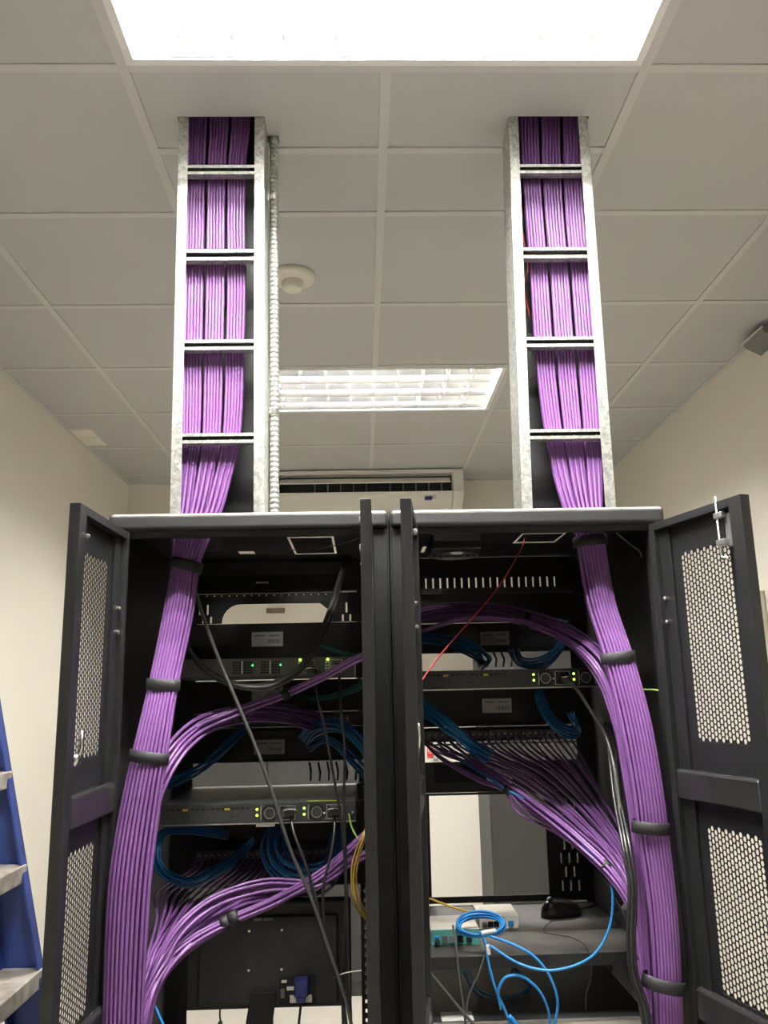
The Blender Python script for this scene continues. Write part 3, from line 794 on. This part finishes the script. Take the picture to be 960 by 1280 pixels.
TR = [(648, 725, 60, .1, 0), (650, 727, 150, .1, 0), (652, 727, 205, .098, 0), (657, 730, 270, .095, 0), (663, 737, 345, .095, 0), (669, 745, 440, .095, 0), (679, 751, 525, .095, 0),
      (686, 752, 562, .095, 0), (694, 753, 600, .093, .2), (705, 753, 636, .088, .5), (717, 754, 664, .080, .8), (721, 756, 680, .088, 1),
      (733, 768, 750, .074, 1), (755, 791, 820, .035, 1), (776, 814, 905, -.0, 1), (793, 830, 1000, -.018, 1), (797, 834, 1035, -.02, 1), (811, 845, 1130, -.028, 1), (818, 851, 1230, -.03, 1), (824, 858, 1450, -.03, 1)]
trunk(TL, 36, 'left', 'purple cables of the left trunk', .9)
trunk(TR, 36, 'right', 'purple cables of the right trunk', .9)

def jackname(j):
    return ORD[j]+' jack from the left end' if j < 12 else ORD[23-j]+' jack from the right end'
def strap(pxl, pxr, py, Y, label, tilt=0, h=.024, dep=.66, name='cable_strap', group='black hook and loop straps'):
    A, B = at(pxl, py-tilt/2, Y=Y), at(pxr, py+tilt/2, Y=Y); c = (A+B)/2; ax = (B-A); hw = ax.length/2+.0035; ax.normalize()
    up = Vector((0, 1, 0)).cross(ax)*-1
    if up.z < 0: up = -up
    vs = []; N = 24
    for r0, hh in ((0, -h/2), (.0018, -h/2+.001), (.0018, h/2-.001), (0, h/2)):
        for k in range(N):
            a = 2*math.pi*k/N
            vs.append(c+ax*(math.cos(a)*(hw+r0))+Vector((0, 1, 0))*(math.sin(a)*(hw*dep+.004+r0))+up*hh)
    fs = [(i*N+k, i*N+(k+1)%N, (i+1)*N+(k+1)%N, (i+1)*N+k) for i in range(3) for k in range(N)]
    o = obj(name, MB().add(vs, fs), 'strap', smooth=True); return tag(o, label, 'strap', group)
strap(216, 250, 707, .088, 'black strap around the left purple trunk just under the rack top', 9)
strap(186, 222, 856, .032, 'black strap around the left purple trunk beside the grey switch', 2)
strap(165, 208, 946, -.008, 'black strap around the left purple trunk below the purple arc', 6)
strap(719, 756, 677, .087, 'black strap around the right purple trunk just under the rack top', -4)
strap(754, 791, 822, .034, 'black strap around the right purple trunk beside the switch', -4)
strap(793, 833, 1034, -.02, 'black strap around the right purple trunk beside the cable fan', 3)
strap(806, 852, 1229, -.03, 'black strap around the right purple trunk at the bottom edge', 10)

def branch(starts, mids, label, group, name='purple_cable', mt='purple', r=.0036, k=6, ends=None, jit=1.0, n=6):
    """starts: own first point of every cable; mids: shared stations (px, py, Y, half spread in m)"""
    N = len(starts); C_ = [(at(px, py, Y=Y), s) for px, py, Y, s in mids]
    for i, st in enumerate(starts):
        if N > 1:
            a = 2*(i+.5)/N-1
        else: a = 0
        b_ = math.sqrt(max(0, 1-a*a))*(-1 if i % 2 else 1)*random.uniform(.3, 1)
        pts = [Vector(st)] if st is not None else []
        for q, (c, s) in enumerate(C_):
            pv = C_[q-1][0] if q else c; nx = C_[q+1][0] if q+1 < len(C_) else c
            tg = nx-pv; tg.y = 0
            nn = Vector((-tg.z, 0, tg.x)); 
            if nn.length < 1e-6: nn = Vector((0, 0, 1))
            nn.normalize()
            pts.append(c+nn*(a*s+random.uniform(-1, 1)*.12*s*jit)+Vector((0, b_*s*.8, 0)))
        cable(name, pts, r, mt, label, 'cable', group, k=k, n=n)

# left rack: arc from the patch panel to the trunk, and the pair that rises to the right
branch([p+Vector((0, 0, 0)) for p in PP1[12:22]], [(400, 905, .50, .02), (355, 893, .40, .022), (300, 893, .28, .018), (245, 912, .14, .022), (205, 960, .05, .022), (178, 1040, .02, .016), (160, 1150, .0, .014), (152, 1300, -.01, .014)],
       'purple cable arcing from the upper patch panel of the left rack to its trunk', 'purple cables of the left upper arc')
branch([None]*4, [(458, 830, .58, .006), (468, 816, .34, .007), (475, 812, .14, .008), (446, 824, .14, .0075), (400, 848, .17, .0075), (356, 868, .19, .008), (296, 890, .19, .010), (240, 916, .13, .012), (203, 962, .07, .012), (185, 1050, .04, .01), (168, 1300, .02, .01)],
       'purple cable slanting up to the right across the left rack', 'purple cables slanting across the left rack')
# left rack: fan from the lower patch panel down to the trunk
for j, p in enumerate(PP2):
    f = j/23
    c1 = at(218+190*f-20*(1-f), 1112+2*f, Y=.44)
    c2 = at(206+95*f-10*(1-f), 1150-16*f+8*math.sin(j*2.1), Y=.24+.03*math.sin(j*1.7))
    c3 = at(182+32*f+4*math.sin(j*3.3), 1205+6*math.sin(j), Y=.09+.02*math.cos(j*2.2))
    c4 = at(166+18*f+3*math.sin(j*5), 1270, Y=.03+.02*math.cos(j*3))
    c5 = at(160+20*f, 1400, Y=.03)
    cable('purple_cable', [p, p+Vector((-.012, -.03, -.02)), c1, c2, c3, c4, c5], .0036, 'purple', 'purple cable in %s of the lower left patch panel' % jackname(j), 'cable', 'purple cables of the left lower fan', k=6)
branch([None]*5, [(458, 1012, .58, .006), (464, 1018, .38, .007), (470, 1030, .20, .008), (445, 1055, .20, .009), (400, 1095, .18, .010), (345, 1126, .17, .010), (288, 1151, .15, .010), (240, 1178, .12, .013), (206, 1212, .08, .013), (186, 1260, .05, .010), (178, 1400, .04, .01)],
       'purple cable of the lowest strapped bunch crossing above the monitor', 'purple cables of the lowest bunch in the left rack')
branch([None]*4, [(457, 1050, .58, .005), (464, 1054, .40, .005), (470, 1062, .24, .006), (440, 1076, .24, .008), (395, 1104, .23, .010), (330, 1107, .20, .013), (265, 1128, .16, .014), (222, 1165, .11, .013), (196, 1215, .07, .012), (180, 1270, .05, .01), (172, 1400, .05, .01)],
       'purple cable coming from the right edge of the left rack into the lower fan', 'purple cables joining the left lower fan')
def small_strap(px, py, Y, r_, label, ang):
    c = at(px, py, Y=Y); d = Vector((math.cos(ang), 0, math.sin(ang)))
    o = obj('cable_strap', MB().tube([c-d*.009, c-d*.0085, c+d*.0085, c+d*.009], [r_*.92, r_, r_, r_*.92], 14), 'strap', smooth=True)
    tag(o, label, 'strap', 'black hook and loop straps')
small_strap(295, 892, .215, .0225, 'small black strap around the purple arc in the left rack', .1)
small_strap(357, 868, .19, .0125, 'small black strap on the purple pair slanting across the left rack', .5)
small_strap(282, 1153, .15, .0145, 'small black strap on the lowest purple bunch, the one nearer the trunk', .4)
small_strap(293, 1147, .152, .0145, 'small black strap on the lowest purple bunch, the one farther from the trunk', .4)

# right rack: upper arc
branch([None]*12, [(495, 775, .54, .014), (535, 766, .53, .019), (575, 763, .50, .020), (620, 764, .42, .020), (657, 773, .32, .020), (710, 792, .18, .022), (752, 830, .07, .02), (772, 880, .035, .014), (786, 960, .02, .012), (800, 1060, .01, .011), (815, 1300, .0, .011)],
       'purple cable of the upper arc running into the right trunk', 'purple cables of the right upper arc')
branch([None]*2, [(512, 802, .58, .004), (505, 796, .38, .004), (530, 788, .34, .004), (580, 774, .32, .004), (650, 776, .28, .005), (705, 800, .18, .006), (742, 838, .09, .006), (762, 880, .05, .006), (785, 970, .03, .006), (803, 1090, .02, .006), (815, 1300, .01, .006)],
       'purple cable curving lowest under the upper arc of the right rack', 'lowest purple cables of the right upper arc')
small_strap(656, 776, .30, .024, 'small black strap around the upper purple arc of the right rack', -.15)
# right rack: fan
for j, p in enumerate(PP3):
    f = j/23; xs_ = 531+176*f
    tx = 785+9*f+1.5*math.sin(j*4)
    c1 = at(xs_+.40*(tx-xs_), 972+3*math.sin(j*2.3), Y=.42)
    c2 = at(xs_+.76*(tx-xs_)+6*f, 1040+4*math.sin(j*1.7), Y=.22)
    c3 = at(tx-6+8*f, 1098-12*f, Y=.08+.015*math.sin(j*1.3))
    c5 = at(798+10*f, 1160, Y=.03+.012*math.sin(j)); c6 = at(811+8*f, 1280, Y=.0); c7 = at(818+8*f, 1400, Y=.0)
    cable('purple_cable', [p, p+Vector((.010, -.03, -.025)), c1, c2, c3, c5, c6, c7], .0031, 'purple', 'purple cable in %s of the right patch panel' % jackname(j), 'cable', 'purple cables of the right fan', k=6)
branch([PP3[0]+Vector((0, -.01, -.01)), PP3[2]+Vector((0, -.012, -.01)), PP3[4]+Vector((0, -.012, -.01)), PP3[6]+Vector((0, -.012, -.01)), PP3[7]+Vector((0, -.012, -.01))],
       [(600, 958, .38, .010), (660, 1002, .26, .012), (720, 1050, .14, .012), (768, 1098, .07, .010), (790, 1135, .04, .008), (803, 1200, .01, .008), (815, 1400, .0, .008)],
       'brighter purple cable of the nearest bunch in the right fan', 'nearest purple cables of the right fan')
branch([PP3[0]+Vector((0, -.014, -.014))]*2,
       [(555, 950, .42, .004), (600, 975, .34, .006), (632, 988, .30, .005), (650, 1012, .28, .014), (690, 1035, .22, .010), (735, 1065, .12, .006), (757, 1082, .09, .004), (785, 1130, .045, .005), (800, 1200, .01, .005)],
       'purple cable sagging lowest under the right fan', 'lowest purple cables of the right fan')
cable('blue_cable', [at(575, 950, Y=.40), at(620, 978, Y=.31), at(634, 988, Y=.295), at(680, 1010, Y=.23), at(735, 1062, Y=.115), at(758, 1084, Y=.085), at(766, 1120, Y=.08), at(760, 1165, Y=.085), at(738, 1197, Y=.095), at(690, 1213, Y=.11), at(650, 1205, Y=.13), at(612, 1182, Y=.15)], .003, 'bluel',
      'bright blue cable looping from the right purple fan down across the shelf front', 'cable', k=8)
small_strap(634, 988, .30, .010, 'small black strap on the lowest strands of the right fan', -.6)
small_strap(757, 1083, .09, .011, 'small black strap where the blue loop leaves the right fan', -.7)
small_strap(789, 1135, .035, .018, 'small black strap gathering the right fan beside the trunk', -1.1)

# blue patch cables
def loops(px_paths, n_, r, mt, label, group, spread=.012, name='blue_cable'):
    branch([None]*n_, [(a, b_, Y, spread) for a, b_, Y in px_paths], label, group, name, mt, r, k=6, jit=2.5)
loops([(285, 1045, .50), (225, 1036, .45), (197, 1050, .36), (200, 1085, .32), (235, 1103, .32), (275, 1085, .38), (300, 1066, .48), (318, 1050, .56)], 7, .003, 'blue', 'dark blue patch cable in the loop beside the left trunk', 'dark blue loop beside the left trunk', .011)
loops([(345, 1030, .40), (336, 1060, .34), (352, 1088, .33), (392, 1096, .33), (425, 1076, .36), (434, 1035, .44)], 9, .003, 'blue', 'dark blue patch cable in the tangle under the charcoal switch of the left rack', 'dark blue tangle in the left rack', .022)
loops([(350, 1036, .45), (350, 1072, .40), (380, 1090, .38), (410, 1080, .4), (422, 1045, .5)], 6, .003, 'blue', 'dark blue patch cable hanging deeper in the tangle of the left rack', 'inner dark blue tangle in the left rack', .02)
loops([(378, 925, .55), (392, 910, .48), (425, 908, .40), (452, 930, .34), (466, 952, .42), (457, 960, .58)], 9, .003, 'blue', 'dark blue patch cable arcing to the right edge of the left rack', 'dark blue arc in the left rack', .018)
loops([(385, 935, .56), (410, 925, .5), (440, 950, .45), (462, 975, .5), (457, 985, .59)], 4, .003, 'blue', 'dark blue patch cable low in the right hand arc of the left rack', 'lower dark blue arc in the left rack', .012)
loops([(310, 905, .57), (285, 932, .48), (255, 958, .42), (222, 975, .38), (190, 985, .34)], 5, .003, 'blue', 'dark blue patch cable slanting behind the left purple arc', 'dark blue cables behind the left purple arc', .012)
loops([(505, 800, .50), (540, 799, .46), (572, 804, .42), (598, 818, .38), (606, 826, .40), (596, 830, .48)], 9, .003, 'blue', 'dark blue patch cable of the thick bunch above the switch of the right rack', 'dark blue bunch above the right switch', .017)
loops([(642, 812, .56), (652, 828, .46), (678, 828, .42), (698, 812, .42), (704, 790, .48), (700, 775, .56)], 7, .003, 'blue', 'dark blue patch cable in the hanging loop above the switch of the right rack', 'dark blue hanging loop in the right rack', .013)
loops([(505, 872, .46), (535, 888, .42), (556, 905, .39), (582, 926, .40), (604, 942, .44), (615, 945, .5)], 11, .003, 'blue', 'dark blue patch cable of the thick bunch below the switch of the right rack', 'dark blue bunch below the right switch', .017)
loops([(672, 864, .46), (678, 880, .44), (692, 902, .42), (712, 916, .42), (722, 912, .50), (712, 890, .56)], 7, .003, 'blue', 'dark blue patch cable slanting below the power supplies of the right rack', 'dark blue slanting bunch in the right rack', .012)
loops([(580, 1210, .30), (600, 1240, .30), (640, 1248, .30), (662, 1230, .34), (640, 1210, .38)], 2, .0028, 'blue', 'dark blue coil in the shade under the shelf of the right rack', 'dark blue coil under the shelf', .01)

# bright blue coil on the shelf and the cables that hang from it
cc = at(600, 1156, Y=.21)
ax1 = Vector((1, 0, .06)).normalized(); ax2 = Vector((0, .93, .36)).normalized()
pts = []
for k in range(4*16+1):
    a = 2*math.pi*k/16-1.2; tr = k/16
    R1 = .050+.0035*math.sin(tr*2.4+1); 
    pts.append(cc+ax1*(R1*math.cos(a))+ax2*((.036+.002*math.sin(tr*4))*math.sin(a))+Vector((.002*math.sin(tr*5), -.0012*tr, .0052*(tr-2)*(.6+.3*math.sin(a)))))
t = thing('blue_cable_coil', 'bright blue cable coiled up in front of the two converters', 'cable', cc)
obj('coil', MB().tube(spline(pts, 2), .003, 6), 'blue' if False else 'bluel', t, smooth=True)
c0 = at(606, 1172, Y=.165)
obj('tie_wrap', MB().tube([at(602, 1166, Y=.158), at(620, 1163, Y=.158)], .0045, 8), 'white', t)
cable('blue_cable', [at(600, 1164, Y=.16), at(607, 1180, Y=.155), at(611, 1205, Y=.15), at(620, 1238, Y=.15), at(630, 1260, Y=.15), at(645, 1300, Y=.15)], .0031, 'bluel', 'bright blue cable dropping straight down from the coil on the shelf', k=8)
cable('blue_cable', [at(612, 1170, Y=.158), at(640, 1180, Y=.15), at(668, 1196, Y=.14), at(688, 1222, Y=.135), at(697, 1255, Y=.135), at(688, 1300, Y=.135)], .0031, 'bluel', 'bright blue cable bending from the coil to the right and down', k=8)
cable('blue_cable', [at(626, 1262, Y=.146), at(623, 1238, Y=.144), at(632, 1222, Y=.142), at(650, 1220, Y=.14), at(672, 1236, Y=.14), at(685, 1262, Y=.14), at(688, 1300, Y=.145)], .0031, 'bluel', 'bright blue cable in the small arch under the shelf', k=8)
tag(obj('cable_label', MB().tube([at(609, 1181, Y=.153), at(611, 1193, Y=.152)], .0045, 8), 'white'), 'white sleeve on the blue cable hanging from the coil', 'cable label')
cable('blue_plug_cable', [at(636, 1270, Y=.15), at(648, 1285, Y=.15), at(660, 1310, Y=.15)], .006, 'bluel', 'thick blue plug end at the bottom edge under the coil')
cable('blue_cable', [at(188, 1246, Y=.06), at(198, 1268, Y=.06), at(212, 1300, Y=.06)], .003, 'bluel', 'bright blue cable beside the left trunk at the bottom edge')
# yellow fibre, red wire, ground wires
cable('yellow_fibre', [at(520, 1115, Y=.30), at(540, 1124, Y=.30), at(575, 1137, Y=.32), at(610, 1143, Y=.345), at(630, 1146, Y=.358)], .0025, 'yellow', 'thin yellow fibre lead crossing above the blue coil', k=8)
cable('red_wire', [at(657, 668, Y=.30), at(652, 685, Y=.28), at(637, 712, Y=.24), at(620, 738, Y=.20), at(590, 773, Y=.16), at(562, 805, Y=.12), at(540, 832, Y=.08), at(520, 862, Y=.05)], .0020, 'red', 'thin red wire slanting across the upper right rack', k=8)
cable('red_wire', [at(640, 268, Y=.115)+Vector((.012, 0, .03)), at(653, 290, Y=.115), at(656, 310, Y=.115), at(660, 335, Y=.115), at(655, 360, Y=.115), at(664, 400, Y=.13)], .0018, 'red', 'thin red wire inside the left edge of the right cable ladder', k=8)
cable('ground_wire', [at(436, 1017, Y=.21), at(440, 1035, Y=.205), at(450, 1050, Y=.20), at(470, 1056, Y=.2)], .0022, 'earth', 'short green ground wire beside the charcoal switch of the left rack')
cable('ground_wire', [at(795, 862, Y=.08), at(808, 862, Y=.07), at(822, 863, Y=.05), at(828, 866, Y=.04)], .0022, 'earth', 'short green ground wire behind the right trunk')
branch([None]*3, [(457, 1020, .50, .004), (460, 1030, .25, .005), (455, 1045, .10, .006), (445, 1075, .10, .008), (442, 1100, .10, .008), (447, 1130, .10, .008), (462, 1150, .14, .006), (460, 1140, .4, .005)], 'ochre cable bent along the right edge of the left rack', 'ochre cables in the left rack', 'ochre_cable', 'gold', .0022)
# teal
branch([None]*3, [(372, 868, .52, .004), (395, 873, .46, .006), (425, 868, .42, .008), (452, 855, .38, .010), (468, 830, .42, .008), (458, 828, .58, .006)], 'teal patch cable below the grey switch of the left rack', 'teal cables below the grey switch', 'teal_cable', 'teal', .0026)
branch([None]*2, [(398, 806, .5, .004), (420, 814, .45, .005), (445, 820, .40, .006), (466, 824, .44, .006), (457, 826, .59, .005)], 'teal patch cable above the grey switch of the left rack', 'teal cables above the grey switch', 'teal_cable', 'teal', .0026)
# black power cables in the left rack
branch([None]*3, [(228, 790, .30, .006), (238, 815, .24, .006), (258, 838, .19, .007), (296, 856, .16, .007), (335, 858, .16, .008), (372, 838, .17, .008), (398, 802, .22, .009), (411, 770, .30, .009), (421, 737, .42, .008), (430, 708, .52, .008), (436, 690, .57, .008)],
       'grey-black power cable in the hanging bow before the grey switch', 'power cables in the hanging bow', 'power_cable', 'grey', .0038)
cable('power_cable', [at(243, 735, Y=.10), at(252, 765, Y=.10), at(270, 815, Y=.10), at(292, 868, Y=.10), at(318, 930, Y=.11), at(340, 990, Y=.12), at(362, 1060, Y=.13), at(388, 1120, Y=.14), at(412, 1190, Y=.15), at(432, 1250, Y=.16), at(445, 1310, Y=.17)], .0042, 'grey', 'long black power cable slanting down the whole left rack', k=8)
cable('power_cable', [at(393, 848, Y=.205), at(397, 872, Y=.19), at(407, 915, Y=.18), at(416, 965, Y=.18), at(424, 1010, Y=.18), at(430, 1060, Y=.18), at(432, 1130, Y=.18), at(428, 1230, Y=.18), at(430, 1310, Y=.18)], .0034, 'black', 'black power cable hanging from the grey switch, the one farther left', k=8)
cable('power_cable', [at(424, 845, Y=.205), at(426, 885, Y=.19), at(431, 935, Y=.185), at(430, 985, Y=.18), at(431, 1040, Y=.17), at(434, 1120, Y=.17), at(436, 1200, Y=.17), at(440, 1310, Y=.17)], .0034, 'black', 'black power cable hanging from the grey switch, next to the door', k=8)
cable('power_cable', [at(363, 1019, Y=.205), at(367, 1040, Y=.18), at(380, 1075, Y=.16), at(394, 1120, Y=.15), at(402, 1160, Y=.15), at(415, 1200, Y=.16), at(430, 1260, Y=.165), at(436, 1310, Y=.17)], .0036, 'black', 'black power cable from the left supply of the charcoal switch', k=8)
cable('power_cable', [at(418, 1019, Y=.205), at(418, 1040, Y=.18), at(413, 1070, Y=.16), at(405, 1105, Y=.15), at(404, 1140, Y=.15), at(408, 1170, Y=.155), at(428, 1245, Y=.16)], .0034, 'black', 'black power cable from the right supply of the charcoal switch', k=8)
def inlet_plug(px, py, label):
    c = at(px, py, Y=.21); t = thing('inlet_plug', label, 'plug', c, 'power plugs in the switches')
    obj('body', MB().box(c.x-.011, c.x+.011, .185, .2145, c.z-.009, c.z+.009), 'black', t, bev=.003)
    obj('clip', MB().tube([(c.x-.016, .205, c.z), (c.x-.013, .186, c.z+.004), (c.x, .183, c.z+.006), (c.x+.013, .186, c.z+.004), (c.x+.016, .205, c.z)], .0014, 6), 'chrome', t)
inlet_plug(363, 1013, 'black plug with a wire clip in the left supply of the charcoal switch, left rack')
inlet_plug(418, 1012, 'black plug with a wire clip in the right supply of the charcoal switch, left rack')
inlet_plug(706, 849, 'black plug with a wire clip in the switch of the right rack')
inlet_plug(390, 838, 'black plug in the grey switch under the first green lamp')
inlet_plug(424, 834, 'black plug in the grey switch beside the second green lamp')
cable('power_cable', [at(706, 849, Y=.195), at(718, 858, Y=.18), at(738, 888, Y=.17), at(757, 920, Y=.15), at(768, 960, Y=.10), at(775, 1010, Y=.06), at(784, 1070, Y=.0), at(790, 1120, Y=-.03), at(789, 1170, Y=-.04), at(795, 1220, Y=-.045), at(806, 1290, Y=-.04)], .0042, 'grey', 'grey-black power cable from the right switch down along the trunk', k=8)
branch([None]*4, [(760, 905, .22, .006), (766, 950, .14, .008), (772, 1000, .08, .008), (783, 1060, -.01, .008), (791, 1110, -.035, .007), (789, 1165, -.045, .007), (792, 1215, -.05, .007), (806, 1262, -.05, .006), (812, 1320, -.05, .006)],
       'black cable bundled along the inside of the right purple trunk', 'black cables beside the right trunk', 'power_cable', 'black', .0036)
cable('power_cable', [at(566, 1157, Y=.222), at(570, 1180, Y=.17), at(573, 1215, Y=.155), at(578, 1250, Y=.155), at(586, 1310, Y=.155)], .0024, 'grey', 'thin grey cable hanging from the teal fronted box', k=8)
cable('power_cable', [at(606, 1193, Y=.16), at(598, 1218, Y=.155), at(586, 1245, Y=.155), at(582, 1275, Y=.155), at(582, 1310, Y=.155)], .0022, 'grey', 'thin grey cable hanging over the shelf edge under the coil', k=8)
cable('power_cable', [at(530, 1208, Y=.12), at(545, 1225, Y=.12), at(570, 1255, Y=.12), at(600, 1290, Y=.12), at(620, 1315, Y=.12)], .0034, 'grey', 'grey cable slanting down below the shelf from the door', k=8)
cable('thin_wire', [at(690, 1150, Y=.40), at(680, 1165, Y=.30), at(715, 1172, Y=.25), at(735, 1187, Y=.17), at(738, 1200, Y=.158), at(738, 1225, Y=.16), at(733, 1240, Y=.16), at(732, 1262, Y=.16)], .0012, 'black', 'thin black wire running over the shelf edge below the mouse', k=8)
cable('thin_wire', [at(363, 687, Y=.4), at(385, 689, Y=.36), at(410, 684, Y=.3), at(440, 676, Y=.2), at(450, 672, Y=.15)], .0014, 'grey', 'thin dark wire under the top cut-out of the left rack', k=8)
cable('thin_wire', [at(770, 666, Y=.25), at(785, 678, Y=.22), at(800, 690, Y=.15), at(802, 696, Y=.12)], .002, 'label', 'short pale wire in the top right corner of the right rack', k=8)
cable('thin_wire', [at(418, 1222, Y=.17), at(432, 1216, Y=.14), at(452, 1213, Y=.12)], .001, 'label', 'thin pale wire by the door at the bottom of the left rack', k=8)

# ================================================================== STEP LADDER at the left
pA, pB = at(3, 890, Y=.5), at(47, 1160, Y=.5)
dx = (pB.x-pA.x)/(pB.z-pA.z)
def lx(z): return pB.x+dx*(z-pB.z)          # outer edge of the rail, leaning to the wall
t = thing('step_ladder', 'blue step ladder with dusty aluminium steps leaning by the left wall', 'ladder', (lx(0)-.1, .2, 0))
ztop = 2.0
def rail(y0, y1):
    b = MB()
    def sl(u0, u1, a, e):
        b.hexa([(lx(0)-u1, a, 0), (lx(0)-u0, a, 0), (lx(0)-u0, e, 0), (lx(0)-u1, e, 0), (lx(ztop)-u1, a, ztop), (lx(ztop)-u0, a, ztop), (lx(ztop)-u0, e, ztop), (lx(ztop)-u1, e, ztop)])
    s = 1 if y1 > y0 else -1
    lo, hi = min(y0, y1), max(y0, y1)
    sl(0, .10, y1-.004 if s > 0 else y1, y1 if s > 0 else y1+.004)
    sl(0, .005, lo, hi); sl(.095, .10, lo, hi)
    return b
obj('rail', rail(.465, .50), 'bladder', t)
obj('rail', rail(.01, -.025), 'bladder', t)
for k, zz in enumerate((1.395, 1.17, .93, .69, .45, .21, 1.62, 1.845)):
    b = MB().hexa([(lx(zz)-.13, -.02, zz), (lx(zz)-.006, -.02, zz), (lx(zz)-.006, .494, zz), (lx(zz)-.13, .494, zz),
                   (lx(zz)-.13, -.02, zz+.042), (lx(zz)-.006, -.02, zz+.042), (lx(zz)-.006, .494, zz+.042), (lx(zz)-.13, .494, zz+.042)])
    obj('step', b, 'alum', t, bev=.003)
b = MB()
for y in (.04, .43): b.hexa([(lx(0)-.55, y, 0), (lx(0)-.50, y, 0), (lx(0)-.50, y+.03, 0), (lx(0)-.55, y+.03, 0), (lx(ztop)-.14, y, ztop-.05), (lx(ztop)-.10, y, ztop-.05), (lx(ztop)-.10, y+.03, ztop-.05), (lx(ztop)-.14, y+.03, ztop-.05)])
obj('rear_leg', b, 'bladder', t)
obj('top_cap', MB().box(lx(ztop)-.16, lx(ztop)+.01, -.03, .505, ztop, ztop+.03), 'navy', t, bev=.004)
print('OBJECTS', len(bpy.data.objects), 'tris', sum(len(m_.loop_triangles) or sum(len(p.vertices)-2 for p in m_.polygons) for m_ in bpy.data.meshes))
